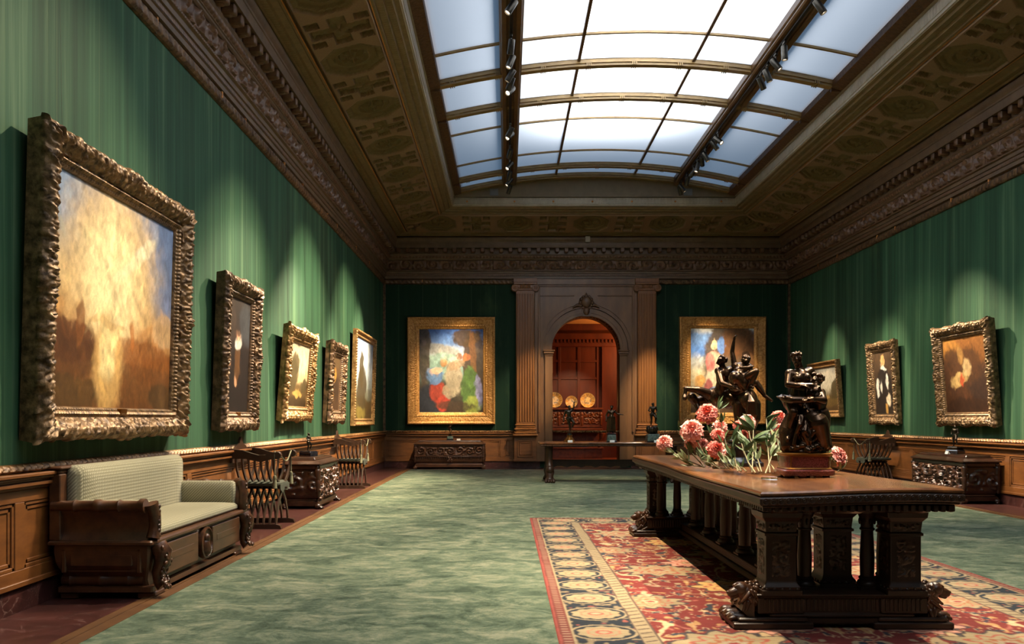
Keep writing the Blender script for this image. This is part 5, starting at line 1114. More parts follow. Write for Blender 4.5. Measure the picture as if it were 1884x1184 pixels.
def bronze(mb, name, mat, parent, vox=0.005, it=3):
    o = mb.build(name, mat, parent, 0)
    m = o.modifiers.new('Remesh', 'REMESH'); m.mode = 'VOXEL'; m.voxel_size = vox; m.use_smooth_shade = True
    s = o.modifiers.new('Smooth', 'SMOOTH'); s.factor = 0.5; s.iterations = it
    return o

TBZ = 0.0235 + 0.822
# ---- embracing pair on a porphyry base, near end of the great table
g = thing('bronze_group', 'large dark bronze of an embracing pair on a red stone base on the big table', 'sculpture', (1.985, 5.66, TBZ + 0.006), 0)
b = MB()
for a in range(8):
    an = R(a * 45 + 22.5); b.cbox(0.135 * math.cos(an) - 0.024, 0.135 * math.cos(an) + 0.024, 0.125 * math.sin(an) - 0.024, 0.125 * math.sin(an) + 0.024, 0, 0.02, 0.005)
b.rloft(0, 0, [(0.168, 0.155, 0.015), (0.170, 0.157, 0.02), (0.170, 0.157, 0.045), (0.160, 0.147, 0.052), (0.152, 0.14, 0.056)], 0.07, 3); b.build('base_plate', M['marble_red'], g, 30)
MB().rloft(0, 0, [(0.142, 0.132, 0.062), (0.142, 0.132, 0.142)], 0.06, 3).build('base_drum', M['marble_red'], g, 30)
b = MB(); b.rloft(0, 0, [(0.150, 0.138, 0.054), (0.156, 0.144, 0.058), (0.146, 0.136, 0.066)], 0.065, 3); b.rloft(0, 0, [(0.144, 0.134, 0.138), (0.158, 0.146, 0.148), (0.158, 0.146, 0.156), (0.148, 0.136, 0.162)], 0.065, 3)
for a in (45, 135, 225, 315): b.cbox(0.125 * math.cos(R(a)) * 1.3 - 0.012, 0.125 * math.cos(R(a)) * 1.3 + 0.012, 0.12 * math.sin(R(a)) * 1.2 - 0.012, 0.12 * math.sin(R(a)) * 1.2 + 0.012, 0.05, 0.15, 0.004)
b.build('gilt_moulding', M['brass'], g, 30)
f = MB(); rr = random.Random(4)
for k in range(46):
    a = rr.uniform(0, 2 * PI); q = rr.uniform(0.02, 0.115); f.ell((q * math.cos(a) * 1.15, q * math.sin(a), 0.175 + rr.uniform(0, 0.03)), (rr.uniform(0.02, 0.04), rr.uniform(0.02, 0.04), rr.uniform(0.015, 0.03)), 8, 6)
f.ell((0, 0, 0.17), (0.145, 0.125, 0.03))
# standing woman, leaning to the left, arms crossed under the breast
human(f, 0.62, dict(pelvis=(-0.045, -0.005, 0.505), chest=(-0.03, -0.015, 0.655), neck=(-0.035, -0.012, 0.725), head=(-0.06, -0.035, 0.775), face=(-0.6, -0.75, -0.3),
    shL=(0.04, 0.0, 0.70), elL=(0.085, -0.01, 0.635), haL=(0.05, -0.08, 0.605), shR=(-0.10, -0.015, 0.685), elR=(-0.128, -0.065, 0.612), haR=(-0.06, -0.105, 0.603),
    knL=(0.0, -0.08, 0.40), anL=(0.01, -0.04, 0.26), toL=(0.0, -0.08, 0.24), knR=(-0.10, -0.085, 0.43), anR=(-0.125, -0.04, 0.28), toR=(-0.135, -0.085, 0.25)), female=True, hair=1.6, bun=True, k=1.28)
f.cap((0.02, -0.10, 0.602), (-0.08, -0.095, 0.604), 0.019, 0.021)
# kneeling man behind her, arms locked about her hips
human(f, 0.70, dict(pelvis=(0.085, 0.05, 0.34), chest=(0.085, 0.015, 0.505), neck=(0.08, -0.01, 0.575), head=(0.068, -0.03, 0.632), face=(-0.85, -0.45, 0.1),
    shL=(0.115, 0.02, 0.555), elL=(0.095, -0.095, 0.505), haL=(0.01, -0.125, 0.512), shR=(0.04, -0.03, 0.555), elR=(-0.10, 0.06, 0.50), haR=(-0.15, -0.03, 0.525)), hair=1.8, k=1.3)
f.cap((-0.152, -0.035, 0.525), (-0.11, -0.10, 0.508), 0.024, 0.026); f.cap((-0.11, -0.10, 0.508), (0.01, -0.125, 0.51), 0.026, 0.023)
# his forward thigh, back and the cloth that falls over them
f.cap((0.02, -0.06, 0.40), (0.055, -0.10, 0.36), 0.062, 0.066); f.cap((0.055, -0.10, 0.36), (0.10, -0.07, 0.225), 0.07, 0.05); f.cap((0.10, 0.03, 0.40), (0.125, 0.06, 0.22), 0.085, 0.06); f.cap((0.115, -0.02, 0.30), (0.135, -0.05, 0.205), 0.05, 0.034)
f.cap((-0.07, 0.0, 0.40), (-0.115, -0.02, 0.30), 0.052, 0.062); f.cap((-0.115, -0.02, 0.30), (-0.125, -0.04, 0.215), 0.06, 0.045); f.ell((0.0, 0.03, 0.30), (0.09, 0.08, 0.12))
rr = random.Random(8)
for k in range(13):
    t = k / 12.0; x0 = 0.03 - 0.10 * t; z0 = 0.385 - 0.03 * math.sin(t * 6)
    f.tube([(x0, -0.095, z0), (x0 - 0.015 + rr.uniform(-0.02, 0.02), -0.115 + 0.02 * math.sin(k * 2.1), z0 - 0.06), (x0 + rr.uniform(-0.035, 0.025), -0.105 + 0.025 * math.sin(k * 1.7), z0 - 0.115), (x0 + rr.uniform(-0.05, 0.05), -0.105, 0.21)], [0.011, 0.016, 0.013, 0.012], 7)
for k in range(6): f.tube([(0.07 + 0.012 * k, -0.05 + 0.02 * k, 0.43), (0.10 + 0.01 * k, -0.085 + 0.03 * k, 0.33), (0.125 + 0.006 * k, -0.085 + 0.03 * k, 0.22)], [0.008, 0.014, 0.01], 6)
for k in range(14):
    a = PI + PI * k / 13; f.ell((0.135 * math.cos(a), 0.115 * math.sin(a), 0.185 + 0.012 * (k % 3)), (0.026, 0.026, 0.02), 8, 6)
bronze(f, 'figures', M['bronze'], g, 0.0036, 5)

# ---- horse-bodied group farther along the table
g = thing('bronze_group', 'large dark bronze of reclining figures on a rearing horse body, behind the peonies', 'sculpture', (1.965, 6.95, TBZ + 0.004), 0)
b = MB(); b.rloft(-0.02, 0.1, [(0.14, 0.20, 0.0), (0.14, 0.20, 0.03), (0.125, 0.185, 0.04), (0.115, 0.175, 0.07), (0.105, 0.165, 0.075), (0.105, 0.165, 0.145), (0.12, 0.18, 0.16), (0.125, 0.185, 0.17), (0.125, 0.185, 0.185)], 0.02, 2); b.build('base', M['marble_black'], g, 30)
f = MB()
f.ell((-0.02, 0.1, 0.20), (0.11, 0.17, 0.03))
f.ell((0.005, 0.02, 0.535), (0.092, 0.12, 0.105)); f.ell((-0.09, 0.14, 0.55), (0.095, 0.14, 0.085)); f.ell((-0.19, 0.24, 0.575), (0.085, 0.10, 0.09))
for s, xo in ((-1, -0.055), (1, 0.06)):
    f.cap((xo * 0.9, 0.0, 0.50), (xo * 1.15, -0.02, 0.39), 0.065, 0.042); f.cap((xo * 1.15, -0.02, 0.39), (xo * 1.2, 0.05, 0.31), 0.036, 0.022); f.cap((xo * 1.2, 0.05, 0.31), (xo * 1.2, 0.02, 0.225), 0.02, 0.017); f.cap((xo * 1.2, 0.02, 0.215), (xo * 1.2, 0.0, 0.20), 0.024, 0.026)
for k in range(8): f.tube([(0.0, -0.09, 0.58), (0.005 + k * 0.005 - 0.02, -0.135, 0.52), (0.01 + k * 0.009 - 0.035, -0.125, 0.42), (k * 0.006 - 0.02, -0.10, 0.34)], [0.016, 0.02, 0.018, 0.006], 6)
f.cap((-0.22, 0.22, 0.58), (-0.36, 0.18, 0.63), 0.05, 0.032); f.cap((-0.36, 0.18, 0.63), (-0.465, 0.15, 0.64), 0.03, 0.02); f.cap((-0.465, 0.15, 0.64), (-0.475, 0.14, 0.585), 0.018, 0.015); f.cap((-0.475, 0.14, 0.58), (-0.48, 0.125, 0.56), 0.02, 0.022)
f.cap((-0.24, 0.28, 0.56), (-0.36, 0.25, 0.53), 0.05, 0.033); f.cap((-0.36, 0.25, 0.53), (-0.40, 0.22, 0.57), 0.035, 0.04); f.cap((-0.36, 0.25, 0.53), (-0.33, 0.2, 0.43), 0.028, 0.02); f.cap((-0.33, 0.2, 0.43), (-0.36, 0.18, 0.40), 0.02, 0.024)
human(f, 0.62, dict(pelvis=(-0.16, 0.17, 0.63), chest=(-0.155, 0.13, 0.76), neck=(-0.17, 0.10, 0.82), head=(-0.19, 0.07, 0.865), face=(-0.6, -0.5, 0.35), shL=(-0.09, 0.15, 0.80), elL=(0.0, 0.06, 0.80), haL=(0.015, -0.02, 0.815), shR=(-0.205, 0.10, 0.785), elR=(-0.20, 0.0, 0.68), haR=(-0.12, -0.06, 0.645)), hair=1.8, k=1.25)
human(f, 0.60, dict(pelvis=(-0.075, -0.02, 0.70), chest=(-0.03, 0.06, 0.80), neck=(-0.012, 0.055, 0.84), head=(0.0, 0.05, 0.868), face=(0.2, 0.9, 0.5), shL=(-0.075, 0.08, 0.83), elL=(-0.09, 0.10, 0.94), haL=(-0.078, 0.09, 1.03), shR=(0.03, 0.03, 0.82), elR=(0.02, -0.05, 0.80), haR=(-0.07, -0.09, 0.80),
    knL=(0.055, -0.08, 0.77), anL=(0.015, -0.05, 0.65), toL=(0.03, -0.09, 0.64), knR=(0.075, -0.02, 0.68), anR=(0.14, -0.04, 0.575), toR=(0.19, -0.06, 0.535)), female=True, hair=1.4, bun=True, k=1.15)
f.cap((-0.10, -0.05, 0.72), (-0.02, 0.0, 0.62), 0.06, 0.05); f.ell((-0.05, 0.03, 0.64), (0.09, 0.09, 0.05))
bronze(f, 'figures', M['bronze'], g, 0.0044, 5)

# ---- small statuettes
def statuette(label, loc, rz, H, pose, base, mat, vox=0.006, female=False, extra=None, group=None):
    t = thing('bronze_statuette', label, 'statuette', loc, rz, group); z = 0
    for kind, w, h, m in base:
        q = MB()
        if kind == 'box': q.rloft(0, 0, [(w, w, z), (w, w, z + h * 0.75), (w * 0.9, w * 0.9, z + h)], 0.004, 1)
        elif kind == 'drum': q.lathe([(0, z), (w, z), (w, z + h * 0.2), (w * 0.7, z + h * 0.5), (w * 0.85, z + h * 0.9), (0, z + h)], (0, 0, 0), 16)
        elif kind == 'tri':
            q.lathe([(0, z), (w * 0.95, z), (w * 0.7, z + h * 0.3), (w * 0.45, z + h * 0.7), (w * 0.55, z + h), (0, z + h)], (0, 0, 0), 12)
            for a in (0, 120, 240): q.cap((w * 0.6 * math.sin(R(a)), -w * 0.6 * math.cos(R(a)), z + h * 0.55), (w * 1.05 * math.sin(R(a)), -w * 1.05 * math.cos(R(a)), z + h * 0.12), h * 0.14, h * 0.12, 7)
        elif kind == 'rock':
            r2 = random.Random(int(H * 999))
            for k in range(16): q.ell((r2.uniform(-w, w) * 0.7, r2.uniform(-w, w) * 0.7, z + h * r2.uniform(0.2, 0.7)), (w * 0.4, w * 0.4, h * 0.35), 8, 6)
        q.build('base', m, t, 30); z += h * 0.97
    f = MB(); P = {}
    for k_, v in pose.items(): P[k_] = tuple(c * H for c in v) if k_ != 'face' else v
    for k_ in P:
        if k_ != 'face': P[k_] = (P[k_][0], P[k_][1], P[k_][2] + z)
    human(f, H, P, female=female, k=1.12)
    if extra:
        for a, b_, r0, r1 in extra: f.cap((a[0] * H, a[1] * H, a[2] * H + z), (b_[0] * H, b_[1] * H, b_[2] * H + z), r0 * H, r1 * H)
    bronze(f, 'figure', mat, t, vox, 2)
    return t
S0 = dict(pelvis=(0, 0, 0.52), chest=(0.01, 0.0, 0.74), neck=(0.01, 0, 0.84), head=(0.01, -0.01, 0.925), shL=(0.12, 0, 0.81), elL=(0.17, 0.0, 0.64), haL=(0.2, -0.09, 0.52), shR=(-0.1, 0, 0.81), elR=(-0.16, 0.02, 0.65), haR=(-0.13, -0.08, 0.53), knL=(0.07, -0.03, 0.28), anL=(0.07, 0.0, 0.05), toL=(0.09, -0.09, 0.015), knR=(-0.06, -0.03, 0.28), anR=(-0.07, 0.01, 0.05), toR=(-0.09, -0.08, 0.015))
SA = dict(S0); SA.update(chest=(-0.03, 0, 0.73), neck=(-0.02, 0, 0.83), head=(-0.0, -0.03, 0.91), shL=(0.08, 0, 0.81), elL=(0.16, 0, 0.92), haL=(0.17, 0, 1.05), shR=(-0.13, 0, 0.78), elR=(-0.2, 0.02, 0.63), haR=(-0.22, -0.02, 0.48), pelvis=(0.0, 0, 0.52), knL=(0.16, -0.08, 0.34), anL=(0.08, 0.06, 0.16), toL=(0.1, 0.0, 0.1), knR=(0.0, -0.02, 0.27), anR=(0.02, 0, 0.05), toR=(0.0, -0.09, 0.015), face=(0.4, -0.8, 0.3))
SB = dict(S0); SB.update(elL=(0.22, -0.03, 0.7), haL=(0.36, -0.08, 0.68), elR=(-0.18, 0.03, 0.64), haR=(-0.19, -0.05, 0.5), face=(-0.3, -0.9, 0.0))
SC = dict(S0); SC.update(elL=(0.18, -0.03, 0.64), haL=(0.12, -0.12, 0.6), elR=(-0.18, 0, 0.67), haR=(-0.1, -0.12, 0.62), knL=(0.12, -0.12, 0.36), anL=(0.12, -0.04, 0.15), toL=(0.14, -0.12, 0.12), face=(0.5, -0.8, 0))
FZ = 0.7885; fy = 16.36
statuette('slim dark statuette with one raised arm, leftmost on the long far table', (1.215, fy, FZ), 0, 0.52, SA, [('tri', 0.10, 0.14, M['brass']), ('drum', 0.055, 0.06, M['bronze_black'])], M['bronze_black'], 0.006)
statuette('robed statuette on a green marble block, standing middle of the far table', (2.02, fy, FZ), 0, 0.53, SB, [('box', 0.10, 0.03, M['marble_black']), ('box', 0.085, 0.12, M['marble_green']), ('box', 0.085, 0.03, M['marble_black'])], M['bronze'], 0.006, False, [((-0.07, 0, 0.55), (-0.08, 0, 0.1), 0.08, 0.10), ((0.07, 0, 0.55), (0.07, 0, 0.1), 0.08, 0.10), ((0, -0.03, 0.6), (0, -0.04, 0.12), 0.08, 0.09)])
statuette('statuette on a rocky mound and green block, rightmost on the far table', (2.82, fy, FZ), 0, 0.45, SC, [('box', 0.13, 0.03, M['marble_black']), ('box', 0.12, 0.13, M['marble_green']), ('rock', 0.12, 0.16, M['bronze_black'])], M['bronze_black'], 0.006)
def card(label, loc, rz=0):
    c = MB(); c.prism([(0.0, 0.0), (0.045, 0.0), (0.035, 0.045), (0.03, 0.045)], -0.045, 0.045, 'x'); c.move(Matrix.Translation((0, -0.02, 0)) @ Matrix.Rotation(R(180), 4, 'Z'))
    o = c.build('caption_card', M['card'], None, 0); o.location = loc; o.rotation_euler = (0, 0, rz)
    return tag(o, label, 'card')
card('white caption card before the statuette with a raised arm on the far table', (1.215, fy - 0.11, FZ - 0.0))
card('white caption card before the robed statuette in the doorway on the far table', (2.02, fy - 0.11, FZ - 0.0))
card('white caption card before the rightmost statuette on the far table', (2.86, fy - 0.14, FZ - 0.0))
statuette('small dark statuette on the carved chest between the two left armchairs', (XL + 0.30, 12.2, 0.702), R(70), 0.26, SC, [('box', 0.095, 0.075, M['marble_black'])], M['bronze_black'], 0.004)
statuette('tiny pale-lit statuette on the long brown chest under the far wall painting', (-1.42, YB - 0.33, 0.702), 0, 0.25, SA, [('box', 0.085, 0.035, M['marble_black']), ('box', 0.07, 0.07, M['marble_green']), ('drum', 0.05, 0.05, M['bronze'])], M['bronze'], 0.004)
card('white caption card lying on the long brown chest at the far wall', (-1.20, YB - 0.42, 0.702))
statuette('dark statuette on the carved chest against the right wall', (XR - 0.31, 13.1, 0.702), R(-60), 0.33, SC, [('box', 0.10, 0.06, M['marble_black']), ('box', 0.08, 0.05, M['bronze_black'])], M['bronze_black'], 0.004)
card('small pale caption card on the carved chest at the right wall', (XR - 0.46, 12.95, 0.702), R(-90))

# ================================================================== ROOM BEYOND: sideboard and chargers
CB = simple('red_walnut', '#4f2410', '#763c1c', 0.36, 0, (10, 10, 10), 0.4, 50, 0.005)
sd = thing('sideboard', 'carved red-brown sideboard seen through the arched doorway', 'sideboard', (2.0, YR - 0.13, 0.004))
b = MB(); b.cbox(-1.02, 1.02, -0.62, 0, 1.545, 1.585, 0.008); b.cbox(-1.05, 1.06, -0.65, 0, 1.525, 1.548, 0.006); b.build('top', CB, sd, 30)
b = MB(); b.cbox(-0.98, 0.98, -0.58, 0, 0.90, 1.52, 0.006); b.cbox(-1.0, 1.0, -0.60, 0, 0.98, 1.01, 0.006); b.cbox(-1.02, 1.02, -0.62, 0, 0.88, 0.93, 0.01); b.build('body', CB, sd, 30)
for x0, x1 in ((-0.92, -0.42), (-0.3, 0.3), (0.42, 0.92)):
    relief_panel(x1 - x0, 0.38, 0.05, 0.2, int(x0 * 10) + 40, x0, 1.07, -0.58, 0.02, 2).build('carved_door', CB, sd, 60)
for x in (-0.36, 0.36, 0.96, -0.96):
    q = MB(); q.ell((x, -0.59, 1.38), (0.05, 0.05, 0.08)); q.cap((x, -0.59, 1.3), (x, -0.59, 1.05), 0.045, 0.03); q.build('carved_term', CB, sd, 60)
for sx in (-1, 1):
    q = MB(); q.tube([(sx * 0.96, -0.55, 0.88), (sx * 1.02, -0.57, 0.75), (sx * 0.98, -0.56, 0.62), (sx * 0.9, -0.54, 0.5), (sx * 0.95, -0.54, 0.35)], [0.06, 0.09, 0.06, 0.07, 0.09], 10); q.build('scroll_leg', CB, sd, 50)
b = MB(); b.cbox(-1.0, 1.0, -0.62, 0, 0, 0.30, 0.01); b.cbox(-0.96, 0.96, -0.06, 0, 0.3, 0.9, 0.004); b.cbox(-1.05, 1.05, -0.66, 0, 0.30, 0.34, 0.01); b.build('plinth', CB, sd, 30)
def plate(label, x, r, seed):
    n = 48; m = 20; A, Q = np.meshgrid(np.linspace(0, 2 * PI, n), np.linspace(0.02, 1, m), indexing='ij')
    y = np.where(Q < 0.55, 0.0, (Q - 0.55) * 0.14) ; X_ = Q * r * np.cos(A); Z_ = Q * r * np.sin(A)
    C = np.zeros(A.shape + (3,)); C[:] = np.array(lin('#d9b878')[:3])
    C = mixc(C, (np.abs(np.sin(A * 14 + seed)) > 0.72) * ((Q > 0.6) & (Q < 0.93)) * 1.0, '#b98232'); C = mixc(C, ((Q > 0.52) & (Q < 0.58)) * 1.0, '#a5722c'); C = mixc(C, (fbm(X_ * 26 + seed, Z_ * 26, seed) > 0.56) * (Q < 0.5) * 1.0, '#8a8062')
    C = mixc(C, (fbm(X_ * 18 + seed, Z_ * 18, seed + 3) > 0.62) * (Q >= 0.58) * 0.7, '#7d7c70')
    g = MB(); g.grid(np.stack([X_, -y * r / 0.2, Z_], -1), C); g.grid(np.stack([X_, -y * r / 0.2 + 0.012, Z_], -1)[::-1], C)
    t = thing('charger_plate', label, 'plate', (x, YR - 0.34, 1.59 + r), 0, None, R(-8)); g.build('dish', M['maiolica'], t, 60)
    s = MB(); s.tube([(-r * 0.5, -0.05, -r), (0, 0.03, -r * 0.7), (r * 0.5, -0.05, -r)], 0.012, 6); s.tube([(0, 0.03, -r * 0.7), (0, 0.14, -r)], 0.012, 6); s.build('stand', M['black'], t, 40)
plate('large golden charger at the left end of the sideboard, cut by the door jamb', 1.53, 0.245, 1)
plate('smallest golden charger, middle of the three on the sideboard', 2.06, 0.19, 5)
plate('golden charger with grey-blue painted scene at the right end of the sideboard', 2.575, 0.235, 9)

# ================================================================== PEONIES
PETC = [('#c8453a', '#e98878'), ('#d8665a', '#f2a899'), ('#cf5a55', '#f0b0a4')]
def bloom_mesh(seed, var):
    r2 = random.Random(seed); g = MB(); c0, c1 = [np.array(lin(x)[:3]) for x in PETC[var]]
    n = 70
    for k in range(n):
        t = k / (n - 1.0); az = k * 2.39996 + r2.uniform(-0.3, 0.3); op = R(6 + 104 * t ** 0.75) + r2.uniform(-0.15, 0.15); L = 0.6 + 0.5 * t + r2.uniform(-0.08, 0.08); w = 0.26 + 0.24 * t
        nu, nv = 7, 6; P = np.zeros((nu, nv, 3)); C = np.zeros((nu, nv, 3))
        for i in range(nu):
            for j in range(nv):
                v = j / (nv - 1.0); u = (i / (nu - 1.0) - 0.5) * 2
                ww = w * math.sin(min(1, v * 1.25 + 0.15) * PI * 0.62) * (1 - 0.1 * v)
                a2 = op - (1 - v) * 0.55 * (1 - t) + 0.5 * (v - 0.5) * (0.4 - t)
                rad = L * v * math.sin(op) * 0.75 + 0.05; z = L * v * math.cos(op) * 0.75 - 0.12 * t + 0.18 * math.sin(v * PI) * math.sin(op)
                cup = 0.22 * u * u * ww; fr = (0.06 * math.sin(u * 6 + k) + 0.035 * math.sin(u * 11 + k * 1.7)) * v ** 2 + (0.05 * r2.random() if v > 0.9 else 0)
                x, y = rad - cup * math.cos(op) - fr, u * ww
                P[i, j] = (x * math.cos(az) - y * math.sin(az), x * math.sin(az) + y * math.cos(az), z + cup * math.sin(op) + fr)
                C[i, j] = c0 * (1 - v ** 1.3) + c1 * v ** 1.3
        g.grid(P, C)
    return g
def leafspray(g, p, d, L, n, r2):
    p, d = Vector(p), Vector(d).normalized(); s = d.orthogonal().normalized()
    for k in range(n):
        a = r2.uniform(0, 2 * PI); ax = (Matrix.Rotation(a, 3, d) @ s); dr = (d + ax * r2.uniform(0.3, 0.9)).normalized(); l = L * r2.uniform(0.7, 1.15); wv = dr.cross(ax).normalized(); up = wv.cross(dr)
        P = np.zeros((3, 7, 3))
        for j in range(7):
            v = j / 6.0; w = 0.145 * l * math.sin(PI * min(1, v * 0.93 + 0.07)) ** 0.8 * (1 - 0.35 * v); c = p + dr * l * v - up * (0.22 * l * v * v) 
            for i, u in enumerate((-1, 0, 1)): q = c + wv * w * u + up * abs(u) * w * 0.35; P[i, j] = q
        g.grid(P)
FL = Vector((0, 0, 0))
def at(px, py, Y): return Vector(((px - VPX) * Y / FPX, Y, EYE - (py - VPY) * Y / FPX))
blooms = {}
def peony(label, px, py, Y, rpx, root, var, seed, face=(0, -0.8, 0.5), nl=7, leaf='leaf'):
    c = at(px, py, Y); r = rpx * Y / FPX; root = Vector(root); root = root.lerp(Vector((c.x + 0.1, c.y - 0.12, root.z)), 0.5); r2 = random.Random(seed)
    t = thing('peony', label, 'flower', root, 0, 'peonies lying on the big table'); c = c - root; f = Vector(face).normalized()
    if var not in blooms: blooms[var] = bloom_mesh(seed, var).build('bloom', M['petal'], t, 160)
    else:
        o = blooms[var].copy(); col.objects.link(o); o.parent = t; blooms[(var, seed)] = o
    o = blooms.get((var, seed), blooms[var]); o.parent = t; o.location = c; o.scale = (r * 1.36,) * 3
    o.rotation_euler = f.to_track_quat('Z', 'Y').to_euler(); 
    e = c - f * r * 0.25; mid = e.lerp(Vector((0, 0, 0)), 0.5) + Vector((r2.uniform(-0.03, 0.03), r2.uniform(-0.03, 0.03), -0.03))
    mid.z = max(mid.z, 0.012); P = [e, e.lerp(mid, 0.5) - f * 0.02, mid, mid.lerp(Vector((0, 0, 0)), 0.5) + Vector((0, 0, 0.01)), Vector((0, 0, 0.006))]
    s = MB(); s.tube(P, [0.0035, 0.004, 0.0045, 0.005, 0.005], 7); s.build('stem', M['stem'], t, 50)
    g = MB()
    for k in range(3):
        u = r2.uniform(0.15, 0.8); i = min(int(u * 4), 3); q = P[i].lerp(P[i + 1], u * 4 - i); q.z = max(q.z, 0.02)
        leafspray(g, q, (e - mid).normalized() + Vector((r2.uniform(-0.8, 0.8), r2.uniform(-0.8, 0.3), 0.1)), 0.095, 4, r2)
    leafspray(g, e - f * 0.01, -f + Vector((0, 0, 0.4)), 0.07, 3, r2)
    for v in g.V: v[:, 2] = np.maximum(v[:, 2], 0.004)
    g.build('leaves', M[leaf], t, 60)
    return t
TZ0 = TBZ + 0.014
Rt = lambda px, py: at(px, py, (EYE - TZ0) * FPX / (py - VPY)) 
roots = [Rt(1392, 876), Rt(1376, 872), Rt(1352, 866), Rt(1400, 878), Rt(1340, 862)]
PN = [
 ('pale coral peony reaching far left, out over the table edge', 1222, 813, 6.75, 13, 4, 1, (-0.5, -0.7, 0.5)),
 ('deep coral peony, highest of the bunch beneath the right gilt frame', 1301, 759, 6.60, 17, 2, 0, (-0.3, -0.8, 0.5)),
 ('large pink-edged peony with golden heart, left of the highest bloom', 1273, 790, 6.55, 18, 4, 1, (-0.3, -0.85, 0.45)),
 ('small coral peony tucked low under the large pink-edged bloom', 1270, 816, 6.62, 10, 2, 2, (-0.4, -0.8, 0.1)),
 ('half-open pink peony low between the two big left blooms', 1293, 816, 6.58, 9, 2, 1, (-0.2, -0.8, 0.1)),
 ('small bright coral peony just above the lowest large bloom', 1321, 799, 6.42, 11, 1, 0, (-0.1, -0.9, 0.4)),
 ('large coral peony lowest in the middle of the bunch', 1319, 826, 6.38, 15, 1, 0, (0.0, -0.9, 0.2)),
 ('pink peony partly behind leaves left of the horse bronze', 1325, 784, 6.7, 12, 2, 1, (0.1, -0.8, 0.5)),
 ('little coral peony beside the left leg of the horse bronze', 1357, 782, 6.5, 8, 1, 0, (-0.4, -0.8, 0.3)),
 ('pale-rimmed peony in front of the horse bronze', 1376, 774, 6.42, 13, 0, 2, (0.1, -0.7, 0.6)),
 ('coral peony hidden low among leaves before the dark base', 1368, 800, 6.45, 9, 0, 0, (0.2, -0.8, 0.2)),
 ('coral bud low near the stems at the table surface', 1338, 834, 6.3, 8, 1, 2, (0.3, -0.8, 0.2)),
 ('coral peony upper left beside the embracing bronze', 1434, 767, 6.3, 12, 3, 0, (0.2, -0.8, 0.4)),
 ('light pink peony left of the embracing bronze at hip height', 1433, 791, 6.25, 12, 3, 1, (-0.2, -0.85, 0.4)),
 ('small pink peony bud among the leaf sprays left of the red base', 1419, 816, 6.2, 8, 3, 2, (0.2, -0.8, 0.3)),
 ('half-hidden pink peony touching the lower left of the bronze', 1434, 814, 6.25, 9, 3, 1, (0.3, -0.8, 0.3)),
]
for i, (lab, px, py, Y, rp, ri, var, fc) in enumerate(PN): peony(lab, px, py, Y, rp, roots[ri], var, 100 + i * 7, fc, 9, 'leaf' if i % 3 else 'leaf2')
peony('lone pink peony to the right of the red stone base', 1544, 840, 5.95, 17, Rt(1500, 868), 2, 311, (0.8, -0.5, 0.3), 9, 'leaf2')
def branch(label, root, tip, Y, L, n, seed, leaf):
    root = Vector(root); tp_ = at(*tip, Y); root = root.lerp(Vector((tp_.x - 0.06 if seed % 2 else tp_.x + 0.08, tp_.y - 0.05, root.z)), 0.45); r2 = random.Random(seed); t = thing('leafy_branch', label, 'branch', root, 0, 'leafy branches lying on the big table'); e = at(*tip, Y) - root
    m = e * 0.5 + Vector((0, 0, -0.03)); m.z = max(m.z, 0.01); s = MB(); P = [Vector((0, 0, 0.007)), m, e]; s.tube(P, [0.005, 0.0045, 0.003], 7); s.build('stem', M['stem'], t, 50)
    g = MB()
    for k in range(3):
        u = (0.55, 0.8, 1.0)[k]; q = P[0].lerp(P[1], u * 2) if u < 0.5 else P[1].lerp(P[2], u * 2 - 1); leafspray(g, q, e.normalized() * 0.6 + Vector((r2.uniform(-1, 1), r2.uniform(-0.9, 0.3), r2.uniform(-0.1, 0.5))), L, (5, 6, 7)[k], r2)
    for v in g.V: v[:, 2] = np.maximum(v[:, 2], 0.004)
    g.build('leaves', M[leaf], t, 60)
branch('tall dark-green leaf spray standing before the horse bronze rump', roots[0], (1386, 790), 6.25, 0.17, 4, 1, 'leaf')
branch('slender green leaf spray in the gap above the highest coral bloom', roots[2], (1322, 752), 6.55, 0.10, 3, 2, 'leaf')
branch('pale leaf spray lying low toward the left table edge', roots[4], (1258, 840), 6.75, 0.10, 5, 3, 'leaf2')
branch('pale variegated leaf spray lying on the table below the left blooms', roots[2], (1290, 846), 6.6, 0.09, 5, 4, 'leaf2')
branch('leafy branch leaning right toward the embracing bronze', roots[3], (1428, 800), 6.15, 0.13, 5, 5, 'leaf2')
branch('bushy green leaf spray low in front of the dark stepped base', roots[0], (1364, 815), 6.15, 0.10, 5, 6, 'leaf')
branch('green leaf spray beside the lowest large coral bloom', roots[1], (1348, 808), 6.3, 0.12, 5, 7, 'leaf')
branch('short leaf spray behind the red base at its right side', Rt(1500, 869), (1528, 836), 5.98, 0.08, 4, 8, 'leaf')
branch('dark leaf spray rising left of the large pink-edged bloom', roots[4], (1256, 800), 6.7, 0.12, 4, 9, 'leaf')
branch('grey-green leaves rising between the horse bronze and the embracing bronze', roots[3], (1410, 770), 6.3, 0.12, 4, 10, 'leaf')
for px, py, a, lab in ((1322, 862, 20, 'clear glass water tube lying under the left stems'), (1416, 882, -35, 'clear glass water tube lying beside the red stone base')):
    q = MB(); q.lathe([(0.0, -0.05), (0.010, -0.05), (0.012, -0.045), (0.012, 0.045), (0.010, 0.05), (0, 0.05)], (0, 0, 0.013), 12, 'x'); o = q.build('water_tube', M['glass'], None, 40); p = Rt(px, py); o.location = (p.x, p.y, TBZ + 0.012); o.rotation_euler = (0, 0, R(a)); tag(o, lab, 'tube')
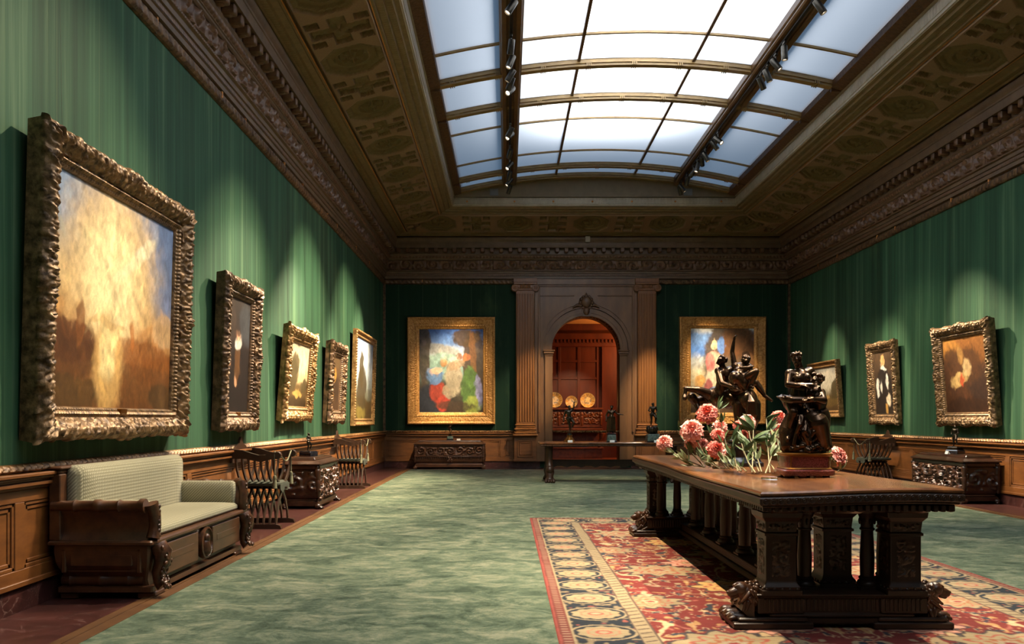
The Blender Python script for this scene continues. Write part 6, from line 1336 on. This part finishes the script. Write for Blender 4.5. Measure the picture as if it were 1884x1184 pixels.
# ================================================================== LAMPS, DAYLIGHT, CAMERA
BZ = [zarc(x) - 0.13 for x in BX]
def track(x, z, lab):
    t = thing('lighting_track', lab, 'light track', (x, 0, z), 0)
    MB().cbox(-0.022, 0.022, 1.5, SY1 - 0.3, -0.04, 0.0, 0.004).build('rail', M['black'], t, 30); return t
track(BX[0] + 0.0, BZ[0], 'black lighting track under the left skylight beam'); track(BX[1] - 0.06, BZ[1], 'black lighting track under the right skylight beam')
def lamp_head(x, y, z, aim, label, group):
    t = thing('track_spotlight', label, 'spotlight', (x, y, z), 0, group)
    a = MB(); a.cbox(-0.018, 0.018, -0.05, 0.05, -0.075, -0.04, 0.004); a.tube([(0, 0, -0.075), (0, 0, -0.17)], 0.011, 8); a.build('bracket', M['metal'], t, 30)
    d = (Vector(aim) - Vector((x, y, z - 0.2))).normalized(); q = d.to_track_quat('Z', 'Y').to_matrix().to_4x4(); Mx = Matrix.Translation((0, 0, -0.19)) @ q
    ho = MB().lathe([(0, -0.09), (0.042, -0.09), (0.046, -0.08), (0.046, 0.10), (0.043, 0.11), (0.038, 0.11), (0.038, 0.085), (0, 0.085)], (0, 0, 0), 18).move(Mx).build('housing', M['metal'], t, 40)
    MB().lathe([(0, 0.088), (0.036, 0.088), (0.03, 0.094), (0, 0.098)], (0, 0, 0), 16).move(Mx).build('lens', M['lens'], ho, 40)
    return Vector((x, y, z - 0.19)) + d * 0.13
def spot(loc, aim, W, ang, blend=0.9, colr=(1, 0.82, 0.57), rad=0.03):
    l = bpy.data.lights.new('track_lamp', 'SPOT'); l.energy = W; l.spot_size = R(ang); l.spot_blend = blend; l.color = colr; l.shadow_soft_size = rad
    o = bpy.data.objects.new('track_lamp', l); col.objects.link(o); o.location = loc; o.rotation_euler = (Vector(aim) - Vector(loc)).to_track_quat('-Z', 'Y').to_euler(); return o
K = 2.3
# (track, y, aim, watts, cone)
LT = [
 (0, 19.3, (-1.40, YB - 0.1, 2.40), 1150, 22), (0, 18.7, (-3.05, 18.0, 2.5), 2300, 24), (0, 18.2, (-1.4, YB - 0.2, 0.6), 900, 24), (0, 17.5, (-3.05, 15.1, 2.0), 900, 20), (0, 16.7, (-1.40, YB - 0.1, 2.4), 1100, 22), (0, 15.65, (-3.05, 12.2, 2.3), 3000, 21), (0, 15.45, (-3.05, 17.2, 1.2), 2500, 52),
 (0, 13.5, (-3.05, 9.6, 2.1), 1500, 24), (0, 13.2, (-2.6, 16.4, 0.4), 1000, 40), (0, 12.9, (-3.05, 13.6, 1.4), 2300, 52), (0, 12.4, (-2.4, 11.6, 0.3), 1000, 40), (0, 11.9, (-0.8, 14.5, 0.0), 1300, 52), (0, 10.75, (-3.05, 9.9, 1.4), 1400, 48),
 (0, 9.0, (-3.05, 6.8, 1.8), 380, 32), (0, 8.4, (-3.05, 5.3, 1.9), 750, 46), (0, 7.9, (-2.6, 7.0, 0.4), 330, 36), (0, 7.2, (1.0, 7.4, 0.4), 600, 52), (0, 6.4, (-0.6, 5.0, 0.0), 600, 66), (0, 5.6, (1.4, 5.4, 0.4), 650, 50), (0, 9.8, (-0.8, 9.6, 0.0), 1200, 66),
 (1, 19.4, (5.45, YB - 0.1, 2.35), 1300, 22), (1, 19.2, (7.1, 18.7, 2.2), 1400, 22), (1, 18.6, (3.60, YB - 0.1, 1.7), 1300, 18), (1, 18.0, (0.42, YB - 0.1, 1.7), 1400, 18), (1, 17.6, (2.0, 17.2, 0.6), 600, 30), (1, 17.2, (5.45, YB - 0.1, 2.35), 1100, 22), (1, 16.9, (7.0, 16.4, 0.6), 800, 40), (1, 16.2, (7.1, 15.9, 2.2), 1000, 20), (1, 15.9, (7.1, 12.9, 2.3), 2100, 22),
 (1, 13.2, (7.1, 15.4, 0.9), 450, 44), (1, 12.9, (6.6, 13.0, 0.4), 1100, 34), (1, 12.5, (7.1, 11.4, 1.6), 500, 30), (1, 12.1, (4.4, 12.6, 0.0), 1300, 56), (1, 10.75, (7.1, 10.2, 1.4), 420, 40), (1, 8.2, (2.2, 5.9, 1.0), 950, 30), (1, 7.0, (3.6, 6.4, 0.0), 700, 60), (1, 6.0, (1.9, 6.4, 1.0), 900, 30)]
cnt = [0, 0]
for tr, y, aim, W, ang in LT:
    x = BX[0] if tr == 0 else BX[1] - 0.06
    i = cnt[tr]; cnt[tr] += 1
    sd_ = ('left', 'right')[tr]
    if y > 10.2: p = lamp_head(x, y, BZ[tr], aim, 'track spotlight, %s from the far end under the %s skylight beam' % (ordinal(sum(1 for q in LT if q[0] == tr and q[1] > y)), sd_), 'spotlights under the %s skylight beam' % sd_)
    else: p = Vector((x, y, BZ[tr] - 0.25))
    spot(p, aim, W * K, ang)
def area(name, loc, sx, sy, W, c, rot=(0, 0, 0)):
    l = bpy.data.lights.new(name, 'AREA'); l.shape = 'RECTANGLE'; l.size = sx; l.size_y = sy; l.energy = W; l.color = c
    o = bpy.data.objects.new(name, l); col.objects.link(o); o.location = loc; o.rotation_euler = rot; return o
# daylight in the attic above the frosted panes
area('attic_daylight', (2.0, 7.0, 7.9), 2.2, 19.0, 1080, (0.95, 0.98, 1.0))
area('attic_sky', (2.0, 9.0, 10.5), 14.0, 30.0, 360, (0.42, 0.68, 1.0))
# the lamp of the room beyond
l = bpy.data.lights.new('beyond_lamp', 'POINT'); l.energy = 330; l.color = (1, 0.5, 0.2); l.shadow_soft_size = 0.15
o = bpy.data.objects.new('beyond_lamp', l); col.objects.link(o); o.location = (4.7, 25.8, 3.2)
spot((2.3, 24.2, 4.1), (2.05, YR - 0.3, 1.6), 480, 40, 0.7, (1, 0.7, 0.38))
w = bpy.data.worlds.new('World'); scene.world = w; w.use_nodes = True; w.node_tree.nodes['Background'].inputs[0].default_value = (0.01, 0.012, 0.016, 1)
cd = bpy.data.cameras.new('Camera'); cam = bpy.data.objects.new('Camera', cd); col.objects.link(cam)
cam.location = (0, 0, EYE); cam.rotation_euler = (R(90), 0, 0)
cd.sensor_fit = 'HORIZONTAL'; cd.sensor_width = 36.0; cd.lens = FPX * 36.0 / 1884.0
cd.shift_x = (942.0 - VPX) / 1884.0; cd.shift_y = (VPY - 592.0) / 1884.0; cd.clip_end = 200; cd.clip_start = 0.05
scene.camera = cam
vs = scene.view_settings; scene.display_settings.display_device = 'sRGB'; vs.view_transform = 'Standard'; vs.look = 'None'; vs.gamma = 1.0; vs.use_curve_mapping = False; vs.exposure = 0.0
scene.cycles.use_denoising = True; scene.cycles.max_bounces = 8; scene.cycles.diffuse_bounces = 4; scene.cycles.sample_clamp_indirect = 6.0; scene.cycles.caustics_reflective = False; scene.cycles.caustics_refractive = False
